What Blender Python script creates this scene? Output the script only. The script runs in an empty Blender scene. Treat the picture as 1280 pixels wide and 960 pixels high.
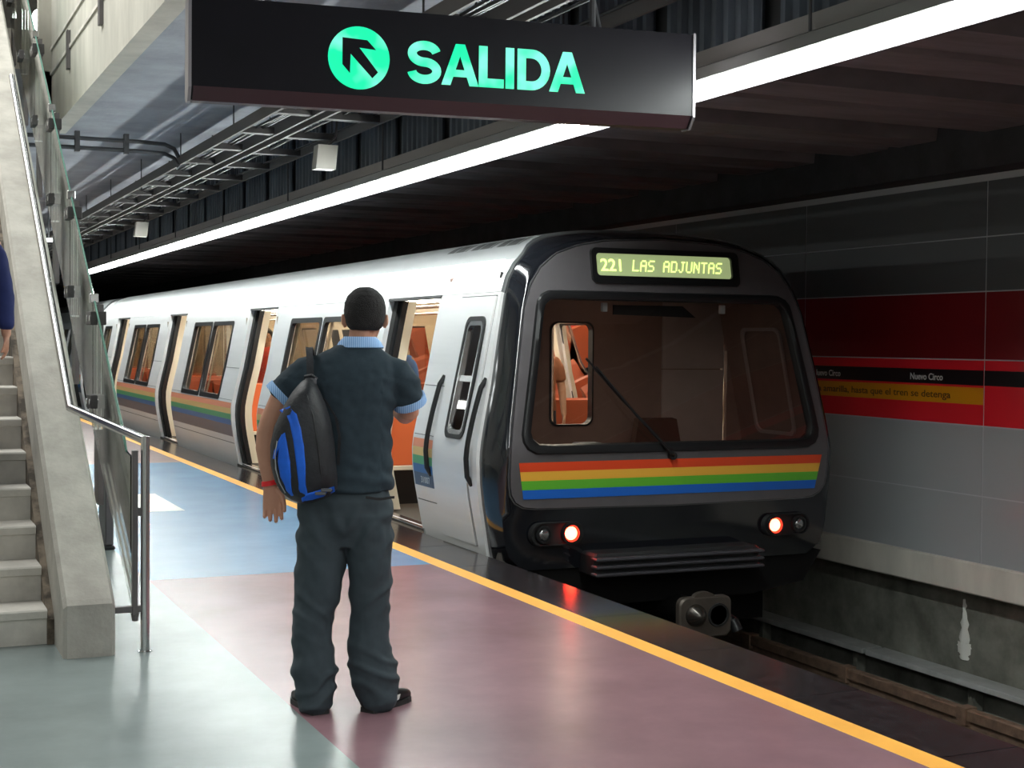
import bpy, bmesh, math, random
from mathutils import Vector, Matrix, noise
R_ = random.Random(7)
S = bpy.context.scene
COL = S.collection
PI = math.pi

# ------------------------------------------------------------------ camera
W_, H_, F_ = 1280, 960, 1800.0
dY = Vector((-799, 60, -F_)).normalized()
b_ = 16.0
dX = Vector(((60*b_+F_*F_)/799, b_, -F_)).normalized()
dZ = dX.cross(dY)
rot = Matrix((dX, dY, dZ))           # world = rot @ camera
cam = bpy.data.cameras.new('camera')
cam.sensor_width = 36; cam.lens = 36*F_/W_; cam.clip_start = .05; cam.clip_end = 200
cob = bpy.data.objects.new('camera', cam); COL.objects.link(cob)
cob.matrix_world = Matrix.Translation((0, 0, 1.58)) @ rot.to_4x4()
S.camera = cob

# ------------------------------------------------------------------ world, exposure, large lights
wd = bpy.data.worlds.new('world'); S.world = wd; wd.use_nodes = True
wd.node_tree.nodes['Background'].inputs[0].default_value = (.5, .55, .6, 1)
wd.node_tree.nodes['Background'].inputs[1].default_value = .03
S.view_settings.view_transform = 'Standard'
S.view_settings.look = 'None'
S.view_settings.exposure = 0.0
S.view_settings.gamma = 1.0
S.view_settings.use_curve_mapping = False
LAMP = 105.0      # fluorescent tube strength

def area(name, loc, rotm, sx, sy, power, color=(1, 1, 1)):
    l = bpy.data.lights.new(name, 'AREA'); l.shape = 'RECTANGLE'; l.size = sx; l.size_y = sy
    l.energy = power; l.color = color
    o = bpy.data.objects.new(name, l); COL.objects.link(o); o.location = loc; o.rotation_euler = rotm
    return o
# ceiling luminaires of the hall behind and to the left of the camera, and of the upper concourse
area('hall_light', (-1.6, -1.0, 3.5), (0, 0, 0), 2.6, 9, 250, (.95, 1, .98))
area('hall_light_far', (-2.6, 22, 3.5), (0, 0, 0), .5, 16, 260, (.95, 1, .98))
area('concourse_light', (-1.0, 12, 7.3), (0, 0, 0), 3, 9, 700, (.98, 1, .97))

# ------------------------------------------------------------------ helpers
MATS = {}
def mat(name, col=(.5, .5, .5), rough=.5, metal=0, var=0, scale=5, bump=0, bscale=40, emit=None, es=0, coat=0,
        var_col=None, stretch=None, trans=0, ior=1.45, alpha=1, spec=.5, thr=None):
    if name in MATS: return MATS[name]
    m = bpy.data.materials.new(name); m.use_nodes = True
    nt = m.node_tree; P = nt.nodes['Principled BSDF']
    def setv(k, v):
        P.inputs[k].default_value = v
    c = (*col, 1)
    setv('Base Color', c); setv('Roughness', rough); setv('Metallic', metal); setv('IOR', ior)
    setv('Specular IOR Level', spec)
    if coat: setv('Coat Weight', coat); setv('Coat Roughness', .08)
    if trans: setv('Transmission Weight', trans)
    if alpha < 1: setv('Alpha', alpha)
    if emit: setv('Emission Color', (*emit, 1)); setv('Emission Strength', es)
    if var or bump or var_col:
        tc = nt.nodes.new('ShaderNodeNewGeometry')
        mp = nt.nodes.new('ShaderNodeMapping')
        if stretch: mp.inputs['Scale'].default_value = stretch
        nt.links.new(tc.outputs['Position'], mp.inputs['Vector'])
    if var or var_col:
        n = nt.nodes.new('ShaderNodeTexNoise'); n.inputs['Scale'].default_value = scale
        n.inputs['Detail'].default_value = 6; n.inputs['Roughness'].default_value = .6
        nt.links.new(mp.outputs[0], n.inputs['Vector'])
        r = nt.nodes.new('ShaderNodeValToRGB')
        lo, hi = thr or (.3, .7)
        r.color_ramp.elements[0].position = lo; r.color_ramp.elements[1].position = hi
        if var_col:
            r.color_ramp.elements[0].color = c; r.color_ramp.elements[1].color = (*var_col, 1)
        else:
            r.color_ramp.elements[0].color = (*[max(0, x*(1-var)) for x in col], 1)
            r.color_ramp.elements[1].color = (*[min(1, x*(1+var)) for x in col], 1)
        nt.links.new(n.outputs[0], r.inputs[0]); nt.links.new(r.outputs[0], P.inputs['Base Color'])
    if bump:
        n2 = nt.nodes.new('ShaderNodeTexNoise'); n2.inputs['Scale'].default_value = bscale
        n2.inputs['Detail'].default_value = 4
        nt.links.new(mp.outputs[0], n2.inputs['Vector'])
        bp = nt.nodes.new('ShaderNodeBump'); bp.inputs['Strength'].default_value = bump; bp.inputs['Distance'].default_value = .01
        nt.links.new(n2.outputs[0], bp.inputs['Height']); nt.links.new(bp.outputs[0], P.inputs['Normal'])
    MATS[name] = m
    return m

def glass(name, tint=(.8, .9, .88), a=.18, rough=.02, ior=1.45):
    """thin pane: mostly clear, a little tinted, with mirror reflections by Fresnel"""
    if name in MATS: return MATS[name]
    m = bpy.data.materials.new(name); m.use_nodes = True; nt = m.node_tree; nt.nodes.clear()
    o = nt.nodes.new('ShaderNodeOutputMaterial'); t = nt.nodes.new('ShaderNodeBsdfTransparent')
    t.inputs[0].default_value = (*tint, 1)
    g = nt.nodes.new('ShaderNodeBsdfGlossy'); g.inputs['Roughness'].default_value = rough
    g.inputs[0].default_value = (1, 1, 1, 1)
    f = nt.nodes.new('ShaderNodeFresnel'); f.inputs[0].default_value = ior
    ad = nt.nodes.new('ShaderNodeMath'); ad.operation = 'ADD'; ad.inputs[1].default_value = a*.15
    mx = nt.nodes.new('ShaderNodeMixShader')
    nt.links.new(f.outputs[0], ad.inputs[0]); nt.links.new(ad.outputs[0], mx.inputs[0])
    nt.links.new(t.outputs[0], mx.inputs[1]); nt.links.new(g.outputs[0], mx.inputs[2]); nt.links.new(mx.outputs[0], o.inputs[0])
    MATS[name] = m; return m

class MB:
    def __init__(s): s.v = []; s.f = []
    def add(s, vs, fs):
        k = len(s.v); s.v += [Vector(v) for v in vs]; s.f += [tuple(k+i for i in f) for f in fs]
        return s
    def box(s, a, b, bev=0):
        x0, y0, z0 = a; x1, y1, z1 = b
        if x0 > x1: x0, x1 = x1, x0
        if y0 > y1: y0, y1 = y1, y0
        if z0 > z1: z0, z1 = z1, z0
        if not bev:
            return s.add([(x0,y0,z0),(x1,y0,z0),(x1,y1,z0),(x0,y1,z0),(x0,y0,z1),(x1,y0,z1),(x1,y1,z1),(x0,y1,z1)],
                         [(0,3,2,1),(4,5,6,7),(0,1,5,4),(1,2,6,5),(2,3,7,6),(3,0,4,7)])
        e = bev
        rings = []
        for (z, i) in ((z0, e), (z0+e, 0), (z1-e, 0), (z1, e)):
            X0, X1, Y0, Y1 = x0+i, x1-i, y0+i, y1-i
            c = e*.7
            rings.append([(X0+c,Y0,z),(X1-c,Y0,z),(X1,Y0+c,z),(X1,Y1-c,z),(X1-c,Y1,z),(X0+c,Y1,z),(X0,Y1-c,z),(X0,Y0+c,z)])
        return s.loft(rings)
    def loft(s, rings, cap=True, closed=True):
        n = len(rings[0]); k = len(s.v)
        for r in rings: s.v += [Vector(p) for p in r]
        for i in range(len(rings)-1):
            for j in range(n if closed else n-1):
                a = k+i*n+j; b = k+i*n+(j+1) % n
                s.f.append((a, b, b+n, a+n))
        if cap:
            s.f.append(tuple(k+j for j in reversed(range(n))))
            s.f.append(tuple(k+(len(rings)-1)*n+j for j in range(n)))
        return s
    def tube(s, path, r, n=10, cap=True):
        path = [Vector(p) for p in path]
        rs = r if isinstance(r, (list, tuple)) else [r]*len(path)
        rings = []
        up = None
        for i, p in enumerate(path):
            t = (path[min(i+1, len(path)-1)]-path[max(i-1, 0)]).normalized()
            if up is None:
                up = Vector((0, 0, 1)) if abs(t.z) < .9 else Vector((1, 0, 0))
            a = t.cross(up).normalized(); b2 = a.cross(t).normalized(); up = b2
            rings.append([p+(a*math.cos(2*PI*k/n)+b2*math.sin(2*PI*k/n))*rs[i] for k in range(n)])
        return s.loft(rings, cap)
    def ell(s, c, r, nu=14, nv=9):
        c = Vector(c); rings = []
        for i in range(1, nv):
            th = -PI/2+PI*i/nv
            rings.append([c+Vector((r[0]*math.cos(th)*math.cos(2*PI*k/nu), r[1]*math.cos(th)*math.sin(2*PI*k/nu), r[2]*math.sin(th))) for k in range(nu)])
        return s.loft(rings)
    def prism(s, pts, d):
        d = Vector(d); pts = [Vector(p) for p in pts]
        return s.loft([pts, [p+d for p in pts]])

def world_base(o):
    v = Vector((0, 0, 0))
    while o is not None: v += o.location; o = o.parent
    return v
def meta(o, label=None, cat=None, group=None, kind=None):
    for k, v in (('label', label), ('category', cat), ('group', group), ('kind', kind)):
        if v: o[k] = v
    return o
def link(name, me, parent=None, loc=None):
    o = bpy.data.objects.new(name, me); COL.objects.link(o)
    if parent is not None: o.parent = parent
    if loc is not None: o.location = loc
    return o
def smooth(me, ang=40):
    for p in me.polygons: p.use_smooth = True
    try: me.set_sharp_from_angle(angle=math.radians(ang))
    except Exception: pass
def build(name, mb, m, parent=None, local=False, sm=False, fix=True, ang=40, **kw):
    """mb in world coordinates (local=True: in the parent's frame)"""
    base = Vector((0, 0, 0)) if local or parent is None else world_base(parent)
    me = bpy.data.meshes.new(name)
    if parent is None:
        mn = Vector([min(v[i] for v in mb.v) for i in range(3)]); mx = Vector([max(v[i] for v in mb.v) for i in range(3)])
        org = Vector(((mn.x+mx.x)/2, (mn.y+mx.y)/2, mn.z)); base = org
    me.from_pydata([tuple(v-base) for v in mb.v], [], mb.f); me.update()
    if fix:
        bm = bmesh.new(); bm.from_mesh(me); bmesh.ops.recalc_face_normals(bm, faces=bm.faces); bm.to_mesh(me); bm.free()
    if sm: smooth(me, ang)
    for q in (m if isinstance(m, list) else [m]): me.materials.append(q)
    o = link(name, me, parent)
    if parent is None: o.location = org
    meta(o, **kw)
    return o
def thing(name, loc, label, cat, group=None, rz=0, kind=None):
    o = bpy.data.objects.new(name, None); COL.objects.link(o); o.location = loc; o.rotation_euler = (0, 0, rz)
    o.empty_display_size = .2
    return meta(o, label, cat, group, kind)
def struct(name, mb, m, parent=None, sm=False):
    return build(name, mb, m, parent, sm=sm, kind='structure')
def piece(src, name, parent, dloc):
    o = src.copy(); COL.objects.link(o); o.parent = parent; o.name = name; o.location = src.location+Vector(dloc); return o
def dup_piece(mb, name, m, parent, locs, base=(0, 0, 0)):
    """one mesh, placed at every location"""
    o = build(name, mb, m, parent, local=True)
    o.location = Vector(locs[0])-world_base(parent)
    for l in locs[1:]:
        c = o.copy(); COL.objects.link(c); c.location = Vector(l)-world_base(parent)
    return o

def font_mesh(txt, size, ext=.001, off=0.0, align='LEFT', shear=0, space=1.0):
    cu = bpy.data.curves.new('t', 'FONT'); cu.body = txt; cu.size = size; cu.extrude = ext; cu.offset = off
    cu.align_x = align; cu.shear = shear; cu.space_character = space; cu.resolution_u = 3
    o = bpy.data.objects.new('t', cu); COL.objects.link(o)
    dg = bpy.context.evaluated_depsgraph_get(); dg.update()
    me = bpy.data.meshes.new_from_object(o.evaluated_get(dg)); bpy.data.objects.remove(o)
    return me
def text_obj(name, me, org, right, up, parent, m, sx=1, sy=1):
    right = Vector(right).normalized(); up = Vector(up).normalized(); n = right.cross(up).normalized()
    base = world_base(parent)
    for v in me.vertices:
        c = v.co; v.co = Vector(org)-base+right*c.x*sx+up*c.y*sy+n*c.z
    me.name = name; me.materials.clear(); me.materials.append(m)
    return link(name, me, parent)
FONT57 = {'L': '1000010000100001000010000100001111', 'A': '01110100011000111111100011000110001'}
DOT = {
 'L': ["10000"]*6+["11111"], 'A': ["01110","10001","10001","11111","10001","10001","10001"],
 'S': ["01111","10000","10000","01110","00001","00001","11110"], 'D': ["11110","10001","10001","10001","10001","10001","11110"],
 'J': ["00111","00010","00010","00010","00010","10010","01100"], 'U': ["10001"]*6+["01110"],
 'N': ["10001","11001","10101","10101","10011","10001","10001"], 'T': ["11111"]+["00100"]*6}

def resample(poly, n, c):
    """closed outline -> n points at equal polar angles about c (2D)"""
    out = []
    m = len(poly)
    for k in range(n):
        a = 2*PI*k/n; d = (math.cos(a), math.sin(a)); best = None
        for i in range(m):
            p = poly[i]; q = poly[(i+1) % m]
            ex, ey = q[0]-p[0], q[1]-p[1]; den = d[0]*ey-d[1]*ex
            if abs(den) < 1e-12: continue
            px, py = p[0]-c[0], p[1]-c[1]
            t = (px*ey-py*ex)/den; u = (px*d[1]-py*d[0])/den
            if t > 0 and -1e-6 <= u <= 1+1e-6 and (best is None or t > best): best = t
        out.append((c[0]+d[0]*best, c[1]+d[1]*best))
    return out
def rrect(x0, x1, z0, z1, r, n=6):
    pts = []
    for (cx, cz, a0) in ((x1-r, z1-r, 0), (x0+r, z1-r, PI/2), (x0+r, z0+r, PI), (x1-r, z0+r, 1.5*PI)):
        for k in range(n+1):
            a = a0+PI/2*k/n; pts.append((cx+r*math.cos(a), cz+r*math.sin(a)))
    return pts
def interp(x, xs, ys):
    if x <= xs[0]: return ys[0]
    for i in range(len(xs)-1):
        if x <= xs[i+1]:
            t = (x-xs[i])/(xs[i+1]-xs[i]); return ys[i]+(ys[i+1]-ys[i])*t
    return ys[-1]

# ------------------------------------------------------------------ materials
floor_kw = dict(rough=.26, bump=.03, bscale=9)
M_grey = mat('grey_rubber_floor', (.215, .255, .25), var=.14, scale=1.7, **floor_kw)
M_mauve = mat('mauve_floor', (.245, .135, .155), var=.16, scale=1.6, **floor_kw)
M_blue = mat('blue_floor', (.13, .27, .45), var=.12, scale=1.6, **floor_kw)
M_white_fl = mat('white_floor_mark', (.85, .87, .85), var=.04, **floor_kw)
M_yellow = mat('yellow_line', (.95, .44, .075), rough=.45, var=.08, scale=3)
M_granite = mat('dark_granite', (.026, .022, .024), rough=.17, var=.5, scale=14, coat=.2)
M_conc = mat('concrete', (.56, .53, .48), rough=.85, var=.22, scale=3.5, bump=.25, bscale=30)
M_conc_l = mat('light_concrete', (.50, .48, .42), rough=.85, var=.2, scale=2.5, bump=.2, bscale=25, stretch=(1, 1, .35))
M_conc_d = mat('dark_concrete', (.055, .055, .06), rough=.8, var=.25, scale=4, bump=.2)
M_stain = mat('stained_concrete', (.30, .28, .24), rough=.85, scale=5, var_col=(.11, .10, .085), bump=.3, thr=(.42, .66))
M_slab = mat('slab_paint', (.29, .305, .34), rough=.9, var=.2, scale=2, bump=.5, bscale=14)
M_pit = mat('pit_concrete', (.30, .30, .26), rough=.9, scale=3, var_col=(.12, .12, .10), bump=.3)
M_ballast = mat('track_bed', (.03, .028, .026), rough=.95, var=.4, scale=20, bump=.6, bscale=60)
M_rust = mat('rusty_steel', (.26, .17, .12), rough=.55, metal=.4, var=.35, scale=9)
M_steel = mat('brushed_steel', (.62, .62, .62), rough=.22, metal=1)
M_dsteel = mat('dark_painted_steel', (.07, .07, .075), rough=.5, metal=.3)
M_post = mat('grey_post_paint', (.13, .12, .12), rough=.5, metal=.2, var=.1)
M_tray = mat('galvanised_tray', (.07, .065, .065), rough=.6, metal=.5, var=.2, scale=8)
M_trayrail = mat('tray_side_rail', (.13, .12, .115), rough=.6, metal=.3)
M_corr = mat('corrugated_sheet', (.10, .115, .14), rough=.6, metal=.3, var=.35, scale=3, stretch=(1, 1, .3))
M_tube = mat('fluorescent_tube', (1, 1, 1), emit=(.93, 1, .97), es=LAMP)
M_lampup = mat('concourse_lamp_glow', (1, 1, 1), emit=(.92, 1, .93), es=14)
M_house = mat('lamp_housing', (.22, .21, .20), rough=.5, metal=.3)
M_cabletray = mat('pinkish_channel', (.30, .27, .26), rough=.6)
M_glass = glass('clear_glass', (.93, .97, .95), 0, ior=1.22)
M_glass_t = glass('train_window_glass', (.72, .66, .58), .3)
M_shield = glass('windscreen_glass', (.78, .74, .71), .2)
M_greenedge = mat('glass_edge', (.12, .25, .2), rough=.1)
M_body = mat('train_body_aluminium', (.84, .84, .84), rough=.4, metal=.2, var=.05, scale=2, stretch=(1, .2, 3))
M_roof = mat('train_roof', (.20, .205, .21), rough=.5, metal=.2)
M_seam = mat('dark_seam', (.12, .12, .12), rough=.7)
M_black = mat('gloss_black_shell', (.008, .009, .012), rough=.10, coat=.6)
M_face = mat('charcoal_face', (.11, .102, .108), rough=.42, var=.08, scale=6)
M_rubber = mat('black_rubber', (.01, .01, .011), rough=.4)
M_mblack = mat('matt_black', (.012, .012, .013), rough=.6)
M_under = mat('underframe_black', (.006, .0055, .0055), rough=.9, spec=.2)
M_coup = mat('coupler_steel', (.12, .10, .085), rough=.45, metal=.6, var=.2)
M_red = mat('stripe_red', (.83, .075, .02), rough=.4)
M_yel = mat('stripe_yellow', (.95, .5, .06), rough=.4)
M_grn = mat('stripe_green', (.13, .50, .04), rough=.4)
M_blu = mat('stripe_blue', (.015, .14, .60), rough=.4)
M_sred = mat('side_stripe_orange', (.85, .33, .20), rough=.4)
M_syel = mat('side_stripe_yellow', (.88, .62, .25), rough=.4)
M_sgrn = mat('side_stripe_green', (.12, .45, .20), rough=.4)
M_sblu = mat('side_stripe_blue', (.05, .17, .42), rough=.4)
M_navy = mat('side_band_navy', (.07, .11, .18), rough=.4)
M_brown = mat('side_band_taupe', (.17, .14, .15), rough=.4)
M_num = mat('pale_number', (.6, .65, .7), rough=.5)
M_cream = mat('cream_interior', (.80, .73, .58), rough=.45)
M_orange = mat('orange_plastic', (.80, .17, .055), rough=.4)
M_seat = mat('saloon_seat_orange', (.42, .09, .035), rough=.45)
M_cabin = mat('cab_brown_panel', (.28, .17, .135), rough=.55, var=.08)
M_cabin2 = mat('cab_door_panel', (.46, .35, .32), rough=.5, var=.06)
M_trainfl = mat('saloon_floor', (.10, .09, .08), rough=.5)
M_sallamp = mat('saloon_lamp', (1, 1, 1), emit=(1, .95, .80), es=20)
M_tail = mat('tail_lamp_red', (1, .05, .02), emit=(1, .035, .015), es=60)
M_tailc = mat('tail_lamp_core', (1, .4, .2), emit=(1, .16, .06), es=45)
M_lens = mat('unlit_lamp_lens', (.35, .35, .36), rough=.1, metal=.8)
M_disp = mat('display_back', (.3, .4, .2), rough=.5, emit=(.36, .44, .20), es=.75)
M_dot = mat('display_dot', (.9, 1, .4), emit=(.78, .95, .28), es=1.5)
M_panel_g = mat('grey_wall_panel', (.42, .445, .465), rough=.28, coat=.3)
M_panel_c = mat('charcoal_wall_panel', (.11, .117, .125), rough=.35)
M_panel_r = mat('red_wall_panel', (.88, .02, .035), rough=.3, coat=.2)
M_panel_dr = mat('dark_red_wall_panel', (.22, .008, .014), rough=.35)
M_band_k = mat('black_band', (.012, .008, .01), rough=.35)
M_band_y = mat('amber_band', (.80, .33, .01), rough=.35)
M_txt_w = mat('white_lettering', (.75, .75, .75), rough=.5)
M_txt_k = mat('dark_lettering', (.12, .05, .01), rough=.5)
M_line = mat('panel_joint', (.55, .57, .60), rough=.5)
M_sign = mat('sign_black', (.008, .007, .010), spec=.22, rough=.30, var=.1)
M_signtrim = mat('sign_trim', (.30, .28, .30), rough=.35, metal=.5)
M_signund = mat('sign_underside', (.05, .025, .03), rough=.4)
def sign_glow():
    m = bpy.data.materials.new('sign_green_glow'); m.use_nodes = True; nt = m.node_tree; P = nt.nodes['Principled BSDF']
    g = nt.nodes.new('ShaderNodeNewGeometry'); n = nt.nodes.new('ShaderNodeTexNoise'); n.inputs['Scale'].default_value = 6
    r = nt.nodes.new('ShaderNodeValToRGB'); r.color_ramp.elements[0].position = .42; r.color_ramp.elements[1].position = .62
    r.color_ramp.elements[0].color = (.0, .78, .36, 1); r.color_ramp.elements[1].color = (.22, .95, .68, 1)
    nt.links.new(g.outputs['Position'], n.inputs['Vector']); nt.links.new(n.outputs[0], r.inputs[0])
    nt.links.new(r.outputs[0], P.inputs['Emission Color']); P.inputs['Emission Strength'].default_value = 1.15
    P.inputs['Base Color'].default_value = (0, .2, .1, 1)
    return m
M_glow = sign_glow()

# ================================================================== STRUCTURE
YN, YF = -5.0, 62.0
# platform floor: a slab with coloured flooring areas
fl = thing('floor', (0, 0, 0), None, None, kind='structure')
build('floor_slab', MB().box((-7, YN, -.30), (4.13, YF, -.02)), M_conc, fl)
def fbox(x0, x1, y0, y1): return MB().box((x0, y0, -.02), (x1, y1, 0))
build('grey_floor_area', fbox(-7, 1.64, YN, YF), M_grey, fl)
build('mauve_floor_area', fbox(1.64, 3.612, YN, 9.52), M_mauve, fl)
build('blue_floor_area', fbox(1.64, 3.612, 9.52, 18.55), M_blue, fl)
M_mauve2 = mat('pale_mauve_floor', (.36, .27, .27), var=.1, scale=1.6, **floor_kw)
build('mauve_floor_area', fbox(1.64, 3.612, 18.55, 32), M_mauve2, fl)
build('blue_floor_area', fbox(1.64, 3.612, 32, YF), M_blue, fl)
build('white_floor_marking', MB().box((2.0, 13.3, -.01), (2.62, 14.85, .0015)), M_white_fl, fl)
build('yellow_safety_line', fbox(3.612, 3.735, YN, YF), M_yellow, fl)
y = 4.34-1.0*9; ys = []
while y < YF: ys.append(y); y += 1.0
dup_piece(MB().box((0, 0, -.2), (.395, .994, 0)), 'edge_tile', M_granite, fl, [(3.735, q+.003, 0) for q in ys])
# track pit
struct('floor_track', MB().box((3.9, YN, -1.6), (9, YF, -1.42)), M_ballast)
struct('wall_platform_side', MB().box((3.85, YN, -1.42), (4.03, YF, -.3)), M_pit)
# right wall
wr = thing('wall_right', (8.1, 12, -1.42), None, None, kind='structure')
build('pit_wall', MB().box((8.2, YN, -1.42), (8.5, YF, -.40)), M_pit, wr)
build('concrete_ledge', MB().box((7.97, YN, -.395), (8.5, YF, -.142), .012), mat('pale_ledge_concrete', (.72, .69, .62), rough=.85, var=.14, scale=2.5, bump=.2, bscale=25, stretch=(1, 1, .35)), wr)
build('backing', MB().box((8.004, YN, -.142), (8.5, YF, 4.0)), M_line, wr)
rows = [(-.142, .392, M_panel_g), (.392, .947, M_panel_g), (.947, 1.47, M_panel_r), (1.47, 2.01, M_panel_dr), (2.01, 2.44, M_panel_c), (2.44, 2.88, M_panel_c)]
cols = [8.855+2.4*k for k in range(-6, 20)]
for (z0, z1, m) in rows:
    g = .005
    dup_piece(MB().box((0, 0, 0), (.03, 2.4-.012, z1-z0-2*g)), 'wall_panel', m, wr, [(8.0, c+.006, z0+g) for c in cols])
dup_piece(MB().box((0, 0, 0), (.003, 2.388, .12)), 'black_band', M_band_k, wr, [(7.997, c+.006, 1.267) for c in cols])
dup_piece(MB().box((0, 0, 0), (.003, 2.388, .134)), 'amber_band', M_band_y, wr, [(7.997, c+.006, 1.115) for c in (cols[6], cols[7])])
for yy in (9.738, 11.10, 13.0):
    t = font_mesh('Nuevo Circo', .078, .0008, .0012)
    text_obj('station_name_lettering', t, (7.9955, yy, 1.297), (0, -1, 0), (0, 0, 1), wr, M_txt_w, sx=.98)
t = font_mesh('No pase la franja amarilla, hasta que el tren se detenga', .082, .0008, .0006)
wd_ = max(v.co.x for v in t.vertices)
text_obj('warning_lettering', t, (7.9955, 9.235+2.52, 1.155), (0, -1, 0), (0, 0, 1), wr, M_txt_k, sx=2.52/wd_)
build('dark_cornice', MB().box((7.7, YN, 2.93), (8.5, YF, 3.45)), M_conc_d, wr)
# mineral stain running down the pit wall
mb = MB()
for (z0, z1, a, b2) in ((-.95, -.62, .075, .03), (-.72, -.5, .028, .01), (-1.0, -.86, .05, .085)):
    rings = []
    for k in range(9):
        t_ = k/8; z = z0+(z1-z0)*t_; w = a+(b2-a)*t_+.012*math.sin(k*2.3)
        rings.append([(8.2, 9.25-w, z), (8.185, 9.25-w*.5, z), (8.178, 9.25, z), (8.186, 9.25+w*.5, z), (8.2, 9.25+w, z)])
    mb.loft(rings, cap=True)
build('mineral_stain', mb, mat('white_mineral', (.85, .85, .80), rough=.8, bump=.4), wr, sm=True)

# ceilings
ce = thing('ceiling', (3, 12, 3.3), None, None, kind='structure')
build('mezzanine_slab', MB().box((1.76, YN, 3.78), (4.5, YF, 4.2)).box((-7, YN, 3.78), (1.76, 6.6, 4.2)).box((-7, 14.9, 3.78), (1.76, YF, 4.2)), M_slab, ce)
build('edge_beam', MB().box((1.62, 6.6, 3.62), (1.77, 14.9, 5.05)), M_conc_l, ce)
build('edge_beam', MB().box((1.5, 14.9, 3.62), (1.77, 15.05, 5.05)), M_conc_l, ce)
# fascia joints of the beam (thin raised concrete strips)
build('fascia_rail', MB().box((1.606, 6.6, 4.16), (1.62, 14.9, 4.19)).box((1.606, 6.6, 4.40), (1.62, 14.9, 4.43)), M_conc, ce)
dup_piece(MB().box((0, 0, 0), (.03, .10, .34)), 'fascia_bracket', M_post, ce, [(1.59, q, 3.98) for q in (7.4, 9.4, 11.4, 13.4)])
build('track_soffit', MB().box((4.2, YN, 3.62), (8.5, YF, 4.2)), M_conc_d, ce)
M_bm = mat('soffit_beam', (.23, .195, .205), rough=.75, var=.25, scale=2.2, stretch=(.6, 2, 1))
y = -3.9; ys = []
while y < 60: ys.append(y); y += 1.62
dup_piece(MB().prism([(0, 0, .32), (0, .05, .0), (0, .5, .0), (0, .53, .03), (0, .62, .03), (0, .65, 0), (0, 1.12, .0), (0, 1.17, .32)], (3.45, 0, 0)), 'soffit_beam', M_bm, ce, [(4.3, q, 3.2) for q in ys])
# corrugated sheets standing over the lamp line
rb = []
for k in range(9):
    u = k*.12
    rb += [(0, u, 0), (.03, u+.02, 0), (.03, u+.06, 0), (0, u+.08, 0)]
rb = rb[:34]
mb = MB(); mb.loft([rb, [(p[0], p[1], .72) for p in rb]], cap=False, closed=False)
y = YN; ys = []
while y < 60: ys.append(y); y += 1.12
dup_piece(mb, 'corrugated_sheet', M_corr, ce, [(4.12, q, 3.1) for q in ys])
build('sheet_backing', MB().box((4.16, YN, 3.08), (4.2, YF, 3.8)), M_mblack, ce)
# closing walls
struct('wall_left', MB().box((-7.3, YN, -.3), (-7, YF, 8)), M_conc)
struct('wall_near', MB().box((-7.3, YN-.3, -1.6), (8.5, YN, 8)), M_conc)
struct('wall_far', MB().box((-7.3, YF, -1.6), (8.5, YF+.3, 8)), M_conc_d)
# upper concourse
up = thing('ceiling_upper', (0, 12, 7.6), None, None, kind='structure')
build('concourse_ceiling', MB().box((-7, YN, 7.6), (8.5, 30, 7.8)), M_slab, up)
build('concourse_wall', MB().box((-7, 26, 4.2), (8.5, 26.2, 7.6)), M_conc, up)
build('concourse_wall', MB().box((8.3, YN, 4.2), (8.5, 26, 7.6)), M_conc, up)
build('concourse_floor', MB().box((-7, 15.05, 4.2), (1.76, 26, 4.62)), M_conc, up)
for i, (px, pz, pl) in enumerate(((1.77, 5.72, .34), (2.03, 5.76, .3))):
    t_ = thing('concourse_lamp', (px, 20, pz-.1), ['left globe lamp hanging over the upper concourse behind the glass', 'right globe lamp hanging over the upper concourse behind the glass'][i], 'lamp', 'lamps over the upper concourse')
    build('lamp_globe', MB().ell((px, 20, pz), (.11, .11, pl/2)), M_lampup, t_, sm=True)
    build('lamp_rod', MB().tube([(px, 20, pz+.1), (px, 20, 7.6)], .012, 6), M_dsteel, t_)
t_ = thing('far_tube_lamp', (2.16, 20.2, 2.86), 'short white tube lamp far behind the stair glass', 'lamp')
build('tube', MB().box((2.02, 20.2, 2.87), (2.30, 20.26, 2.91)), M_lampup, t_)
build('hanger_rod', MB().tube([(2.16, 20.23, 2.91), (2.16, 20.23, 3.78)], .01, 6), M_dsteel, t_)

# ================================================================== LAMP LINE
sl = thing('strip_light', (4.0, 14, 2.88), 'long white fluorescent lamp line hung above the platform edge', 'strip light')
build('housing', MB().box((3.962, YN+.5, 2.955), (4.09, 33, 3.03), .008), M_house, sl)
build('shield_flange', MB().box((4.07, YN+.5, 2.880), (4.078, 33, 2.96)), M_mblack, sl)  # dark plate added beside the tubes to shade the upper right wall
build('side_channel', MB().box((4.10, YN+.5, 3.06), (4.125, 33, 3.16)), M_cabletray, sl)
y = -4.0; ys = []
while y < 32.4: ys.append(y); y += 1.53
mb = MB().box((-.025, 0, .008), (.025, 1.50, .055), .012)
dup_piece(mb, 'tube', M_tube, sl, [(4.0, q, 2.898) for q in ys])
dup_piece(MB().box((-.005, 0, .02), (.13, .03, .06)), 'bracket', M_dsteel, sl, [(4.0, q-.02, 2.96) for q in ys])
dup_piece(MB().tube([(0, 0, 0), (0, 0, .76)], .008, 6), 'hanger_rod', M_dsteel, sl, [(3.97, q+.4, 3.03) for q in ys[::2]])
dup_piece(MB().box((0, 0, 0), (.05, .10, .06)), 'clip', M_house, sl, [(4.09, q+.6, 2.98) for q in ys])

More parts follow.
